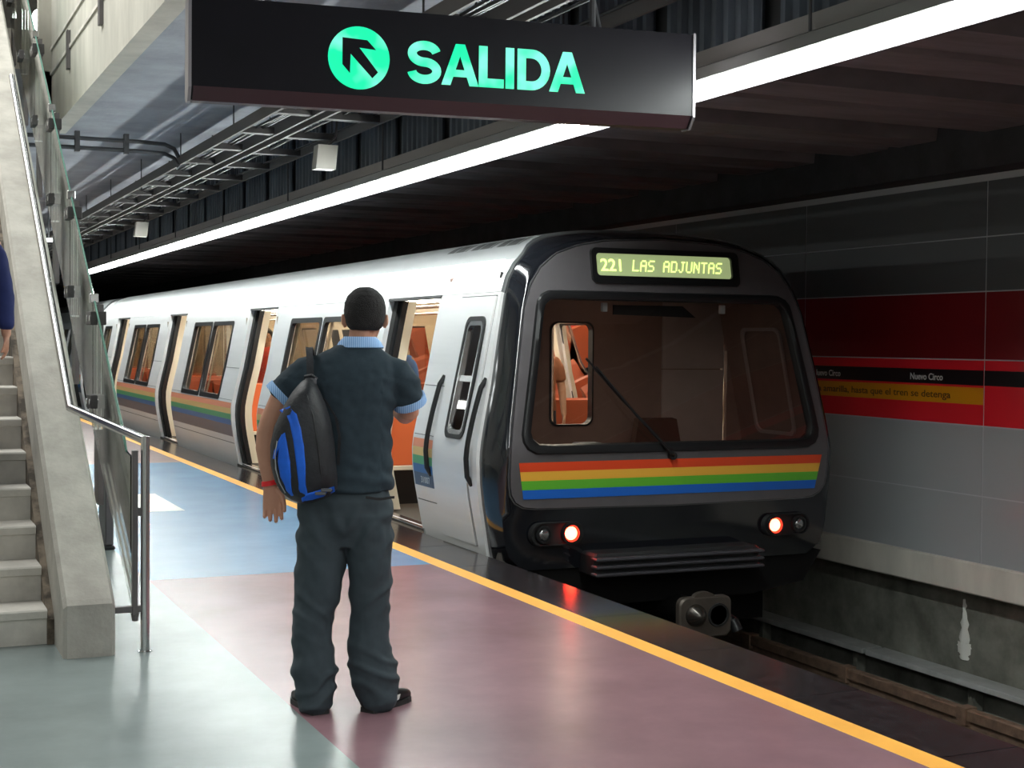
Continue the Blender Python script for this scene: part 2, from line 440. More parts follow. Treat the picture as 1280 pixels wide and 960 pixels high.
# ================================================================== CABLE LADDERS
def tray(x0, x1, z, label, nc, sd):
    t = thing('cable_ladder', ((x0+x1)/2, 20, z), label, 'cable ladder')
    for x in (x0, x1):
        build('side_rail', MB().box((x-.012, 3, z), (x+.012, 45, z+.10)), M_trayrail, t)
    ry = [3+1.24*k for k in range(34)]
    dup_piece(MB().box((0, 0, 0), (x1-x0-.024, .11, .06)), 'rung', M_tray, t, [(x0+.012, q, z+.01) for q in ry])
    dup_piece(MB().tube([(0, 0, 0), (0, 0, 3.78-z-.03)], .007, 6), 'hanger_rod', M_dsteel, t, [(x, q+.2, z+.03) for q in ry[::2] for x in (x0, x1)])
    rr = random.Random(sd)
    for k in range(nc):
        x = x0+.05+(x1-x0-.1)*rr.random(); pts = [(x+rr.uniform(-.02, .02), 3+42*i/30, z+.055+rr.uniform(0, .015)) for i in range(31)]
        build('cable', MB().tube(pts, .012, 6), M_rubber, t)
    return t
tray(3.02, 3.36, 3.44, 'long cable ladder under the slab, the one nearer the concrete beam', 4, 1)
tray(3.44, 3.95, 3.42, 'long cable ladder under the slab, the one nearer the lamp line', 2, 2)
for i, zz in enumerate((3.56, 3.66)):
    yy = 15.6+.0*i
    t = thing('pipe', (2.3, yy, zz), ['lower of two dark conduit pipes crossing under the concrete slab', 'upper of two dark conduit pipes crossing under the concrete slab'][i], 'pipe', 'conduit pipes under the slab')
    build('pipe_run', MB().tube([(1.0, yy, zz), (2.6, yy, zz), (2.85, yy, zz-.01), (2.95, yy, zz-.05), (3.0, yy, zz-.14)], .022, 8), M_dsteel, t, sm=True)
    for x in (1.95, 2.45): build('pipe_clamp', MB().box((x-.025, yy-.035, zz-.04), (x+.025, yy+.035, zz+.07)), M_dsteel, t)
for i, (x, y, z, lab) in enumerate(((3.66, 12.4, 3.09, 'pale box loudspeaker hanging left of the lamp line, nearer the exit sign'), (3.66, 22, 3.1, 'pale box loudspeaker hanging left of the lamp line, farther down the platform'))):
    t = thing('loudspeaker', (x, y, z), lab, 'loudspeaker', 'loudspeakers by the lamp line')
    mb = MB().loft([[(x-.09, y-.07, z), (x+.09, y-.07, z), (x+.09, y+.07, z), (x-.09, y+.07, z)], [(x-.055, y-.07+.05, z+.22), (x+.125, y-.02, z+.22), (x+.125, y+.12, z+.22), (x-.055, y+.12, z+.22)]])
    build('box', mb, mat('speaker_box', (.42, .40, .36), rough=.6), t)
    build('bracket', MB().tube([(x+.03, y+.04, z+.2), (x+.12, y+.04, z+.3), (x+.13, y+.04, z+.40), (x+.13, y+.04, 3.78)], .012, 6), M_tray, t)

# ================================================================== EXIT SIGN
A = Vector((1.295, 6.46, 0)); B = Vector((3.71, 6.19, 0)); r_ = (B-A).normalized(); n_ = Vector((r_.y, -r_.x, 0))   # n_ faces the camera
sg = thing('exit_sign', ((A.x+B.x)/2, (A.y+B.y)/2, 2.65), 'black hanging exit sign with glowing green SALIDA lettering', 'sign')
L_ = (B-A).length; ZB = 2.655; ZT = 3.105
def sp(u, d, z): return A+r_*u+n_*d+Vector((0, 0, z))
prof = [(-.16, ZT), (-.16, ZB+.02), (-.12, ZB-.005), (-.05, ZB-.005), (0, ZB+.05), (0, ZT)]
build('housing', MB().loft([[sp(0, d, z) for d, z in prof], [sp(L_, d, z) for d, z in prof]]), M_sign, sg)
mb = MB()
build('lower_trim', mb.loft([[sp(0.01, d, z) for d, z in ((.004, ZB+.05), (-.047, ZB-.008), (-.12, ZB-.008), (-.12, ZB))], [sp(L_-.01, d, z) for d, z in ((.004, ZB+.05), (-.047, ZB-.008), (-.12, ZB-.008), (-.12, ZB))]]), M_signund, sg)
for u in (-.012, L_-.0):
    pr2 = [(-.165, ZT+.005), (-.165, ZB+.015), (-.12, ZB-.012), (-.045, ZB-.012), (.006, ZB+.045), (.006, ZT+.005)]
    build('end_cap', MB().loft([[sp(u, d, z) for d, z in pr2], [sp(u+.014, d, z) for d, z in pr2]]), M_signtrim, sg)
cu_, cz_ = .755, 2.876; rr_ = .143
mb = MB(); ring = [(math.cos(2*PI*k/48), math.sin(2*PI*k/48)) for k in range(48)]
mb.loft([[sp(cu_+rr_*a, .002, cz_+rr_*b) for a, b in ring], [sp(cu_+rr_*a, .010, cz_+rr_*b) for a, b in ring]])
dsk = build('arrow_disc', mb, M_glow, sg)
ar = [(-.078, .088), (.037, .082), (.078, .040), (.0, .046), (.088, -.062), (.062, -.090), (-.040, .016), (-.043, -.072), (-.078, -.034)]
build('arrow', MB().prism([sp(cu_+a, .011, cz_+b) for a, b in ar], n_*.004), M_sign, dsk)
def arc(cx, cy, rx, ry, a0, a1, n=14): return [(cx+rx*math.cos(math.radians(a0+(a1-a0)*k/n)), cy+ry*math.sin(math.radians(a0+(a1-a0)*k/n))) for k in range(n+1)]
LH, LT = .192, .041
def ribbon(path, w=LT, closed=False):
    """flat stroke of even width along a 2D path"""
    n = len(path); L, R = [], []
    for i in range(n):
        p = path[i]; a = path[i-1] if (i or closed) else None; c = path[(i+1) % n] if (i < n-1 or closed) else None
        def nr(q, r):
            d = math.hypot(r[0]-q[0], r[1]-q[1]); return (-(r[1]-q[1])/d, (r[0]-q[0])/d)
        ns = [nr(a, p)] if a else []
        if c: ns.append(nr(p, c))
        mx = sum(v[0] for v in ns); my = sum(v[1] for v in ns); d = math.hypot(mx, my); mx /= d; my /= d
        k = w/2/max(.45, mx*ns[0][0]+my*ns[0][1])
        L.append((p[0]+mx*k, p[1]+my*k)); R.append((p[0]-mx*k, p[1]-my*k))
    return L, R
h2 = LH-LT/2; q_ = LT/2
GLY = {
 'S': (.158, [(arc(.079, .138, .058, .037, 10, 180)+arc(.079, .138, .058, .040, 180, 268)[1:]+arc(.079, .058, .060, .040, 90, -90)[1:]+arc(.079, .058, .060, .040, -90, -172)[1:], 0)]),
 'A': (.180, []),
 'L': (.122, [([(q_, LH), (q_, q_), (.122, q_)], 0)]),
 'I': (LT, [([(q_, 0), (q_, LH)], 0)]),
 'D': (.160, [([(q_, q_), (q_, h2)]+arc(.070, LH/2, .0715, h2-LH/2, 90, -90), 1)])}
u = .985
for ch in 'SALIDA':
    w, strokes = GLY[ch]; mb = MB()
    for path, cl_ in strokes:
        Lp, Rp = ribbon(path, LT, bool(cl_))
        rings = [[sp(u+x, d, 2.780+z) for (x, z), d in ((l, .002), (l, .009), (r, .009), (r, .002))] for l, r in zip(Lp, Rp)]
        if cl_: rings.append(rings[0])
        mb.loft(rings, cap=not cl_)
    if ch == 'A':
        for poly in ([(0, 0), (.043, 0), (.108, LH), (.068, LH)], [(.180, 0), (.137, 0), (.072, LH), (.112, LH)], [(.042, .040), (.138, .040), (.128, .072), (.052, .072)]):
            mb.loft([[sp(u+x, .002, 2.780+z) for x, z in poly], [sp(u+x, .009, 2.780+z) for x, z in poly]])
    build('letter', mb, M_glow, sg)
    u += w+{'S': .004, 'A': .002, 'L': .010, 'I': .018, 'D': .0}[ch]
for u in (.35, 1.93):
    build('hanger_rod', MB().tube([sp(u, -.08, ZT), sp(u, -.08, 3.78)], .016, 8), M_dsteel, sg)
build('hanger_rod', MB().tube([sp(1.97, -.08, ZT), sp(1.90, -.08, 3.4)], .010, 8), M_dsteel, sg)
build('junction_box', MB().box((2.55, 6.2, 3.62), (2.85, 6.5, 3.78)), mat('orange_box', (.5, .2, .03), rough=.6), ce)

# ================================================================== STAIRCASE
st = thing('staircase', (.2, 7.7, 0), 'worn grey concrete staircase with a thick sloping side wall', 'staircase')
RISE, RUN, Y0 = .182, .28, 7.72
x0, x1 = -2.2, .815
prof = [(Y0, 0), (Y0, RISE-.05), (Y0-.02, RISE-.045), (Y0-.025, RISE-.008), (Y0-.018, RISE), (Y0+RUN+.02, RISE), (Y0+RUN+.02, 0)]
mbs = MB().loft([[(x0, y-Y0, z) for y, z in prof], [(x1, y-Y0, z) for y, z in prof]])
o = build('step', mbs, M_conc, st, local=True); o.location = Vector((0, Y0, 0))-st.location
for k in range(1, 25):
    c = o.copy(); COL.objects.link(c); c.location = Vector((0, Y0+RUN*k, RISE*k))-st.location
mb = MB().prism([(x0, Y0+.3, -.0), (x0, Y0+25*RUN, 24*RISE-.05), (x0, Y0+25*RUN, 24*RISE-.5), (x0, Y0+1.2, 0)], (x1-x0, 0, 0))
build('stair_slab', mb, M_conc, st)
# side wall: slopes with the stairs
sl_ = .65
def wz(y): return .27+sl_*(y-7.33)
xs0, xs1 = .85, 1.10
pts = [(7.315, 0), (7.315, .262), (7.34, .285), (15.0, wz(15.0)), (15.0, wz(15)-1.1), (9.2, .0)]
rings = []
for (x, sh) in ((xs0, .018), (xs0+.018, 0), (xs1-.018, 0), (xs1, .018)):
    rings.append([(x, y+(sh if i < 3 else 0), z-(sh if 0 < i < 4 else 0)) for i, (y, z) in enumerate(pts)])
build('side_wall', MB().loft(rings), M_stain2 if 'M_stain2' in globals() else mat('worn_wall_concrete', (.45, .425, .38), rough=.85, scale=4.5, var_col=(.34, .32, .285), bump=.3, thr=(.38, .66)), st)
pts = [(7.70, 0), (7.70, .03), (15, wz(15)-.26), (15, wz(15)-1.1), (9, 0)]
build('skirting', MB().prism([(.815, y, z+.10) if z > 0 else (.815, y, z) for y, z in pts], (.035, 0, 0)), mat('stained_skirt', (.20, .16, .12), rough=.9, scale=8, var_col=(.05, .04, .03), thr=(.4, .6)), st)

# handrail with end post
hr = thing('handrail', (1.25, 7.35, 0), 'brushed steel handrail with floor post beside the stair wall', 'handrail')
HP = [(1.0, 15.2, 5.79), (1.0, 8.42, 1.27), (1.0, 8.30, 1.19), (1.003, 8.22, 1.165), (1.24, 7.40, 1.075), (1.25, 7.36, 1.065)]
build('rail', MB().tube([(1.0, 11.95, 3.62), (1.0, 8.30, 1.19), (1.25, 7.35, 1.068)], .0225, 12), M_steel, hr, sm=True)
build('post', MB().tube([(1.25, 7.35, 0.0), (1.25, 7.35, 1.088)], .0225, 16), M_steel, hr, sm=True)
build('floor_flange', MB().tube([(1.25, 7.35, 0), (1.25, 7.35, .006)], .036, 16), M_steel, hr)
build('post_bracket', MB().box((1.20, 7.335, .69), (1.25, 7.365, .73)).box((1.10, 7.335, .205), (1.235, 7.365, .235)), M_post, hr)
build('clamp_bar', MB().box((1.185, 7.33, .19), (1.212, 7.37, 1.02), .004), M_post, hr)
build('bracket_foot', MB().tube([(1.2, 7.35, .20), (1.2, 7.35, .16)], [.022, .014], 10), M_post, hr)

gb = thing('glass_balustrade', (1.2, 9, .3), 'row of sloping glass panels bolted along the outer side of the stair wall', 'glass balustrade')
def gt(y): return 1.10+.652*(y-7.70)
def gbz(y): return .30+.63*(y-7.62)
ys = [7.42, 8.80, 9.88, 11.0, 12.15, 13.3, 14.45]
for k in range(len(ys)-1):
    a, b = ys[k]+.01, ys[k+1]-.01
    zt0 = gt(max(a, 7.62)); 
    if k == 0:
        q = [(a, .235), (b, gbz(b)), (b, gt(b)), (7.70, gt(7.70)), (7.60, gt(7.62)-.05), (a, .98)]
    else:
        q = [(a, gbz(a)), (b, gbz(b)), (b, gt(b)), (a, gt(a))]
    gp = build('glass_panel', MB().prism([(1.19, y, z) for y, z in q], (.012, 0, 0)), M_glass, gb)
    # polished edge of the pane
    build('pane_edge', MB().tube([(1.196, q[-1][0] if k else 7.6, (q[-1][1] if k else gt(7.62)-.05)), (1.196, b, gt(b))], .006, 6), M_greenedge, gp)
for k, y in enumerate(ys[1:]):
    ps = build('balustrade_post', MB().box((1.215, y-.05, gbz(y)-.45), (1.245, y+.12, gt(y)-.04)), M_post, gb)
    for z in (gt(y)-.12, gbz(y)+.16):
        build('clamp', MB().box((1.17, y-.06, z-.04), (1.26, y+.14, z+.04), .004), M_tray, ps)
        for yy in (y-.03, y+.09):
            build('bolt', MB().tube([(1.165, yy, z), (1.18, yy, z)], .018, 10), M_steel, ps)
    build('top_clamp', MB().box((1.17, y-.035, gt(y)-.03), (1.22, y+.02, gt(y)+.025), .004), M_steel, gb)

t = thing('platform_post', (1.62, 11.4, 0), 'dark narrow notice stand on the platform behind the stair glass', 'stand')
build('stand_panel', MB().box((1.58, 11.0, .03), (1.64, 11.35, .76), .01), M_post, t)
build('stand_base', MB().box((1.57, 10.98, 0), (1.65, 11.37, .03), .008), M_mblack, t)

# ================================================================== TRACK
for i, x in enumerate((4.96, 6.40)):
    t = thing('running_rail', (x, 28, -1.42), ['running rail of the track nearer the platform', 'running rail of the track nearer the far wall'][i], 'rail', 'running rails')
    pr = [(-.07, -.14), (.07, -.14), (.07, -.125), (.012, -.105), (.012, -.045), (.036, -.03), (.036, 0), (-.036, 0), (-.036, -.03), (-.012, -.045), (-.012, -.105), (-.07, -.125)]
    build('rail_bar', MB().loft([[(x+a, YN, -1.15+b) for a, b in pr], [(x+a, YF, -1.15+b) for a, b in pr]]), M_rust, t)
    dup_piece(MB().box((-.13, 0, 0), (.13, .18, .13), .01), 'rail_seat', M_conc, t, [(x, YN+.7*k, -1.42) for k in range(50)])
t = thing('third_rail', (7.48, 28, -1.42), 'rusty brown power rail running along the pit below the far wall', 'rail')
build('rail_bar', MB().box((7.44, YN, -1.22), (7.52, YF, -1.13), .01), M_rust, t)
build('rail_web', MB().box((7.47, YN, -1.32), (7.49, YF, -1.22)), M_rust, t)
dup_piece(MB().box((-.09, 0, 0), (.09, .12, .10), .01), 'insulator', mat('insulator', (.30, .27, .22), rough=.5), t, [(7.48, 4+1.45*k, -1.42) for k in range(30)])
dup_piece(MB().box((-.055, 0, 0), (.055, .10, .13)), 'rail_clamp', M_rust, t, [(7.48, 4.0+1.45*k, -1.25) for k in range(30)])
t = thing('duct_cover', (8.1, 16, -1.42), 'light grey concrete duct cover boards at the foot of the pit wall', 'duct cover')
dup_piece(MB().box((0, 0, 0), (.22, 4.46, .05), .006), 'cover_board', mat('cover_board', (.45, .46, .45), rough=.7, var=.15), t, [(7.98, 10.3+4.5*(k-3), -1.15) for k in range(12)])
dup_piece(MB().box((0, 0, 0), (.10, .06, .27)), 'support', M_pit, t, [(8.08, 1.5*k-3, -1.42) for k in range(40)])
t = thing('track_box', (6.2, 9.6, -1.42), 'pale clamp block between the rails below the coupler', 'track fitting')
build('block', MB().box((6.62, 8.7, -1.42), (6.80, 9.0, -1.20), .02), mat('pale_block', (.5, .5, .46), rough=.7), t)
build('block_bolt', MB().tube([(6.71, 8.85, -1.20), (6.71, 8.85, -1.15)], .03, 8), M_coup, t)

# ================================================================== TRAIN
CX = 5.68
HPROF = [(0, 2.47), (.3, 2.466), (.5, 2.455), (.7, 2.435), (.85, 2.41), (.97, 2.365), (1.05, 2.32), (1.13, 2.25), (1.2, 2.18), (1.27, 2.07), (1.32, 1.93), (1.385, 1.60), (1.45, 1.25), (1.51, 1.0), (1.553, .80), (1.565, .70), (1.56, .55), (1.535, .38), (1.5, .2), (1.46, 0), (1.44, -.12)]
SZ = [z for _, z in HPROF[10:]][::-1]; SX = [x for x, _ in HPROF[10:]][::-1]
ZALL = [z for _, z in HPROF][::-1]; XALL = [x for x, _ in HPROF][::-1]
def hw(z): return interp(z, ZALL, XALL)
def YB(z): return interp(z, [0, .65, 1.27, 2.0, 2.24, 2.47], [9.90, 9.85, 9.92, 10.0, 10.05, 10.34])
YEND = 30.5
DOORS = [(11.25+5.3*k, 12.55+5.3*k) for k in range(4)]
WINS = []
for k in range(4):
    b0 = 12.55+5.3*k
    if k < 3: WINS += [(b0+.80, b0+1.96), (b0+2.08, b0+3.24)]
WINS += [(29.1, 29.95)]
CABD = (10.04, 10.765)
def side_surface(side, ybreaks, zbreaks, hole, off=0):
    """skin following the tumblehome profile; hole(yc, zc) -> True leaves the cell open"""
    mb = MB(); nz = len(zbreaks)
    for y in ybreaks:
        for z in zbreaks:
            yy = YB(z) if y is None else y
            mb.v.append(Vector((CX+side*(hw(z)-off), yy, z)))
    for i in range(len(ybreaks)-1):
        for j in range(nz-1):
            ya = ybreaks[i] if ybreaks[i] is not None else 9.9
            if hole((ya+ybreaks[i+1])/2, (zbreaks[j]+zbreaks[j+1])/2): continue
            a = i*nz+j; mb.f.append((a, a+nz, a+nz+1, a+1))
    return mb
def side_patch(side, y0, y1, z0, z1, off=.004, th=0, lead=False):
    zs = [z0+(z1-z0)*k/max(1, int((z1-z0)/.12)+1) for k in range(int((z1-z0)/.12)+2)]
    r0 = [(CX+side*(hw(z)+off), (YB(z) if lead else y0), z) for z in zs]; r1 = [(CX+side*(hw(z)+off), y1, z) for z in zs]
    if not th:
        return MB().loft([r0, r1], cap=False, closed=False)
    r2 = [(CX+side*(hw(z)+off-th), y1, z) for z in zs]; r3 = [(CX+side*(hw(z)+off-th), (YB(z) if lead else y0), z) for z in zs]
    mb = MB(); n = len(zs); mb.loft([r0, r1, r2, r3, r0], cap=False, closed=False)
    for rr in ((0, -1),):
        for e in (0, n-1):
            mb.f.append((e, n+e, 2*n+e, 3*n+e))
    return mb
def side_ring(side, outer, inner, o_off, th):
    """frame between two rounded (y, z) outlines laid on the profile"""
    n = len(outer)
    P = lambda q, o: (CX+side*(hw(q[1])+o), q[0], q[1])
    rings = [[P(q, o_off-th) for q in outer], [P(q, o_off) for q in outer], [P(q, o_off) for q in inner], [P(q, o_off-th) for q in inner]]
    return MB().loft(rings+[rings[0]], cap=False)

def in_any(y, L): return any(a < y < b for a, b in L)
def hole_l(y, z):
    if .02 < z < 1.95 and in_any(y, DOORS): return True
    if .83 < z < 1.79 and in_any(y, WINS): return True
    if .03 < z < 1.93 and CABD[0] < y < CABD[1]: return True
    return False
zb = sorted(set([round(z, 4) for z in SZ if abs(z-2.0) > .001]+[.02, .03, .1, .3, .47, .63, .83, .9, 1.1, 1.18, 1.4, 1.5, 1.7, 1.79, 1.86]))
zb = [z for z in zb if z <= 1.93]+[1.95]
yb = [None]+sorted(set([c for d in DOORS+WINS for c in d]+list(CABD)+[YEND]))

tr = thing('train_car', (CX, 20, -.15), 'silver metro train car with black cab front, rainbow stripes and red tail lamps', 'train')
bm_ = side_surface(-1, yb, zb, hole_l)
bo = build('body_side', bm_, M_body, tr, sm=True, fix=False)
md = bo.modifiers.new('s', 'SOLIDIFY'); md.thickness = .05; md.offset = 0; bo.modifiers.new('e', 'EDGE_SPLIT').split_angle = .6
def hole_r(y, z): return .83 < z < 1.79 and in_any(y, WINS)
br = build('body_side', side_surface(1, yb, zb, hole_r), M_body, tr, sm=True, fix=False)
md = br.modifiers.new('s', 'SOLIDIFY'); md.thickness = .05; md.offset = 0; br.modifiers.new('e', 'EDGE_SPLIT').split_angle = .6
# roof
hp = [(x, z) for x, z in HPROF if z >= 1.93]
hp[-1] = (hw(1.95), 1.95)
rp = [(-x, z) for x, z in hp[::-1]]+[(x, z) for x, z in hp[1:]]
mb = MB().loft([[(CX+x, YB(z), z) for x, z in rp], [(CX+x, 11.5, z) for x, z in rp], [(CX+x, YEND, z) for x, z in rp]], cap=False, closed=False)
ro = build('roof', mb, M_roof, tr, sm=True, fix=False)
md = ro.modifiers.new('s', 'SOLIDIFY'); md.thickness = .04; md.offset = 0; ro.modifiers.new('e', 'EDGE_SPLIT').split_angle = .6
# white cantrail band between side and roof, and its drip rail
def roofband(x0z, x1z, off, m, name, y0=None):
    zs = [x0z+(x1z-x0z)*k/8 for k in range(9)]
    return build(name, MB().loft([[(CX-hw(z)-off, YB(z)+.004, z+off*.4) for z in zs], [(CX-hw(z)-off, YEND, z+off*.4) for z in zs]], cap=False, closed=False), m, tr, sm=True)
roofband(1.95, 2.20, .027, M_body, 'cantrail')
build('drip_rail', MB().box((CX-hw(2.21)-.036, 10.25, 2.20), (CX-hw(2.21)+.01, YEND, 2.222), .004), M_body, tr)
# end wall, floor, ceiling of the saloon
op = [(x, z) for x, z in HPROF]; op = [(-x, z) for x, z in op[::-1]]+[(x, z) for x, z in op[1:]]
build('end_wall', MB().loft([[(CX+x, YEND-.05, z) for x, z in op], [(CX+x, YEND, z) for x, z in op]]), M_body, tr)
build('saloon_floor', MB().box((CX-1.44, 9.75, -.06), (CX+1.44, YEND-.06, .012)), M_trainfl, tr)
build('saloon_ceiling', MB().box((CX-1.22, 11.2, 2.08), (CX+1.22, YEND-.06, 2.12)), M_cream, tr)
cl = tr.children[-1]
for x in (-.55, .55):
    y = 11.5
    while y < 30:
        build('saloon_lamp', MB().box((CX+x-.09, y, 2.055), (CX+x+.09, y+1.5, 2.082)), M_sallamp, cl); y += 1.7
# inner lining (cream) on both sides between openings
def hole_li(y, z): return (z < 1.95 and in_any(y, DOORS)) or (.83 < z < 1.79 and in_any(y, WINS))
yb2 = [11.16]+sorted(set([c for d in DOORS+WINS for c in d]+[YEND-.06]))
zb2 = [.02, .3, .55, .75, .83, 1.1, 1.4, 1.79, 1.95, 2.08]
build('inner_lining', side_surface(-1, yb2, zb2, hole_li, off=.075), M_cream, tr, sm=True, fix=False)
build('inner_lining', side_surface(1, yb2, zb2, hole_r, off=.075), M_cream, tr, sm=True, fix=False)
build('seam_line', side_patch(-1, 9.9, 10.02, 1.18, 1.186, .0015), M_seam, tr)
segs = [(CABD[1]+.01, DOORS[0][0]-.03)]+[(DOORS[k][1]+.03, (DOORS[k+1][0]-.03) if k < 3 else YEND) for k in range(4)]
bands = [(.715, .785, M_sred, 'orange_stripe'), (.645, .715, M_syel, 'yellow_stripe'), (.575, .645, M_sgrn, 'green_stripe'), (.505, .575, M_sblu, 'blue_stripe')]
for i, (a, b) in enumerate(segs):
    for z0, z1, m, nm in bands: build(nm, side_patch(-1, a, b, z0, z1, .0295), m, tr, sm=True)
    build('lower_band', side_patch(-1, a, b, .395 if i == 0 else .36, .505, .0295), M_navy if i == 0 else M_brown, tr, sm=True)
    build('seam_line', side_patch(-1, a, b, .272, .280, .0285), M_seam, tr)
    build('seam_line', side_patch(-1, a, b, .815, .820, .0285), M_seam, tr)
    build('seam_line', side_patch(-1, a, min(b, a+.8) if i else b, 1.215, 1.221, .0285), M_seam, tr)
t = font_mesh('31007', .075, .001, .001)
zc = .425; upv = Vector((-(hw(zc+.05)-hw(zc-.05))/.1, 0, 1))
text_obj('car_number', t, (CX-hw(zc)-.033, 11.06, zc), (0, -1, 0), upv, tr, M_num, sx=1.1)
# window frames and glass, outside left and right
for side in (-1, 1):
    for (a, b) in WINS:
        fr = build('window_frame', side_ring(side, rrect(a-.03, b+.03, .80, 1.82, .05), rrect(a+.025, b-.025, .86, 1.765, .06), .033, .045), M_rubber, tr, sm=True)
        build('pane', side_patch(side, a, b, .83, 1.79, -.01), M_glass_t, fr, sm=True)
# doorways
for k, (a, b) in enumerate(DOORS):
    # far jamb: pocket edge with rubber, facing back along the platform
    build('door_leaf', side_patch(-1, b-.11, b+.02, .03, 1.94, -.02, .10), M_mblack, tr, sm=True)
    lf = build('door_leaf', side_patch(-1, a-.02, a+.06, .03, 1.94, -.02, .10), M_mblack, tr, sm=True)
    lf['label'] = 'black rubber door edge on the cab side of the doorway'
    build('door_rubber', side_patch(-1, b-.16, b-.11, .03, 1.94, -.05, .05), M_rubber, tr, sm=True)
    build('jamb', side_patch(-1, b-.06, b+.05, .03, 1.94, -.12, .10), M_cream, tr, sm=True)
    build('door_header', side_patch(-1, a-.02, b+.02, 1.94, 1.965, .034, .10), M_mblack, tr, sm=True)
    build('threshold', MB().box((CX-1.50, a-.05, -.03), (CX-1.36, b+.05, .022), .004), M_steel, tr)
    # closed door on the far side
    for (c, d) in ((a, (a+b)/2-.005), ((a+b)/2+.005, b)):
        dl = build('far_door', side_patch(1, c, d, .03, 1.94, -.075, .03), M_cream, tr, sm=True)
        build('far_door_window', side_patch(1, c+.1, d-.1, .85, 1.75, -.104, .005), M_mblack, dl, sm=True)
# cab door with window and grab rails
cd = build('cab_door', MB(), M_body, tr) if False else None
zs = [.035, .2, .4, .6, .8, .86, 1.3, 1.74, 1.8, 1.925]
ysd = [CABD[0]+.012, 10.16, 10.50, CABD[1]-.012]
mb = MB(); nz = len(zs)
for y in ysd:
    for z in zs: mb.v.append(Vector((CX-hw(z)-.018, y, z)))
for i in range(3):
    for j in range(nz-1):
        if i == 1 and .86 <= (zs[j]+zs[j+1])/2 <= 1.74: continue
        q = i*nz+j; mb.f.append((q, q+nz, q+nz+1, q+1))
cd = build('cab_door', mb, M_body, tr, sm=True, fix=False)
md = cd.modifiers.new('s', 'SOLIDIFY'); md.thickness = .04; md.offset = 0; cd.modifiers.new('e', 'EDGE_SPLIT').split_angle = .6
build('door_backing', side_patch(-1, CABD[0]-.03, CABD[1]+.03, .03, .80, -.07, .02), M_rubber, cd, sm=True)
for q in (CABD[0]+.0, CABD[1]-.008):
    build('door_gap', side_patch(-1, q, q+.008, .035, 1.93, .024), M_rubber, cd)
build('door_gap', side_patch(-1, *CABD, 1.925, 1.935, .027), M_rubber, cd)
build('window_frame', side_ring(-1, rrect(10.135, 10.525, .83, 1.775, .08), rrect(10.165, 10.495, .865, 1.74, .07), .050, .05), M_rubber, cd, sm=True)
build('window_trim', side_ring(-1, rrect(10.160, 10.50, .86, 1.745, .07), rrect(10.195, 10.465, .90, 1.705, .05), .046, .05), M_steel, cd, sm=True)
build('window_bar', side_patch(-1, 10.17, 10.49, 1.27, 1.315, .044, .03), M_steel, cd, sm=True)
build('window_pane', side_patch(-1, 10.17, 10.49, .87, 1.735, .030), M_glass_t, cd, sm=True)
for y in (10.835, 9.975):
    pth = []
    for k in range(13):
        z = .50+.80*k/12; o = .05+.012*math.sin(PI*k/12)
        if k in (0, 12): o = .02
        pth.append((CX-hw(z)-o, y, z))
    build('grab_rail', MB().tube(pth, .020, 10), M_rubber, tr, sm=True)

# ---- cab nose
def YFc(z): return interp(z, [.30, .75, 1.41, 1.9, 2.41], [9.68, 9.64, 9.735, 9.82, 9.92])
def mirror(h): return [(CX-x, z) for x, z in h[::-1] if x > 0]+[(CX+x, z) for x, z in h]
Bh = list(HPROF)+[(0.0, -.12)]
Gh = [(0, 2.415), (.5, 2.395), (.75, 2.345), (.96, 2.275), (1.11, 2.16), (1.20, 2.03), (1.27, 1.83), (1.35, 1.41), (1.42, 1.0), (1.455, .75), (1.46, .5), (1.45, .3), (1.43, .1), (1.38, -.04), (1.25, -.12), (0, -.12)]
Fh = [(0, 2.385), (.5, 2.363), (.74, 2.318), (.93, 2.25), (1.07, 2.14), (1.16, 2.01), (1.23, 1.83), (1.305, 1.41), (1.38, .95), (1.405, .75), (1.405, .55), (1.385, .44), (1.33, .37), (1.24, .345), (0, .33)]
def wsh(d):  # windscreen outline, d = inset
    r = .13-d*.6
    top, bot = 1.955-d, .765+d
    def w(z): return interp(z, [.765, 1.955], [1.30, 1.125])-d
    pts = []
    for (z, s, a0) in ((top, 1, 0), (bot, 1, -PI/2)):
        pass
    def corner(cx, cz, a0):
        return [(cx+r*math.cos(a0+PI/2*k/6), cz+r*math.sin(a0+PI/2*k/6)) for k in range(7)]
    wt, wb_ = w(top), w(bot)
    c = corner(CX+wt-r, top-r, 0)+corner(CX-wt+r, top-r, PI/2)+corner(CX-wb_+r, bot+r, PI)+corner(CX+wb_-r, bot+r, 1.5*PI)
    return c
NR = 144; CC = (CX, 1.25)
RB = resample(mirror(Bh), NR, CC); RG = resample(mirror(Gh), NR, CC); RF = resample(mirror(Fh), NR, CC)
W0 = resample(wsh(0), NR, CC); W1 = resample(wsh(.05), NR, CC); Wx = resample(wsh(-.012), NR, CC)
def lerp2(a, b, t): return (a[0]+(b[0]-a[0])*t, a[1]+(b[1]-a[1])*t)
def ring(R, yf): return [(x, yf(z), z) for x, z in R]
mids = []
for t, e in ((.30, .10), (.60, .42), (.85, .78)):
    mids.append([(lerp2(RB[i], RG[i], e)[0], YB(RB[i][1])+(YFc(RG[i][1])+.012-YB(RB[i][1]))*t, lerp2(RB[i], RG[i], e)[1]) for i in range(NR)])
rings = [[(x, YB(z)+.03, z) for x, z in [(CX+(q[0]-CX)*.995, q[1]) for q in RB]], ring(RB, YB)]+mids+[ring(RG, lambda z: YFc(z)+.012)]
for t in (.12, .35, .6, .85): rings.append(ring([lerp2(RG[i], W0[i], t) for i in range(NR)], lambda z: YFc(z)-.002))
rings += [ring(W0, YFc), ring(W0, lambda z: YFc(z)+.07)]
nose = build('cab_shell', MB().loft(rings, cap=False), M_black, tr, sm=True, ang=50)
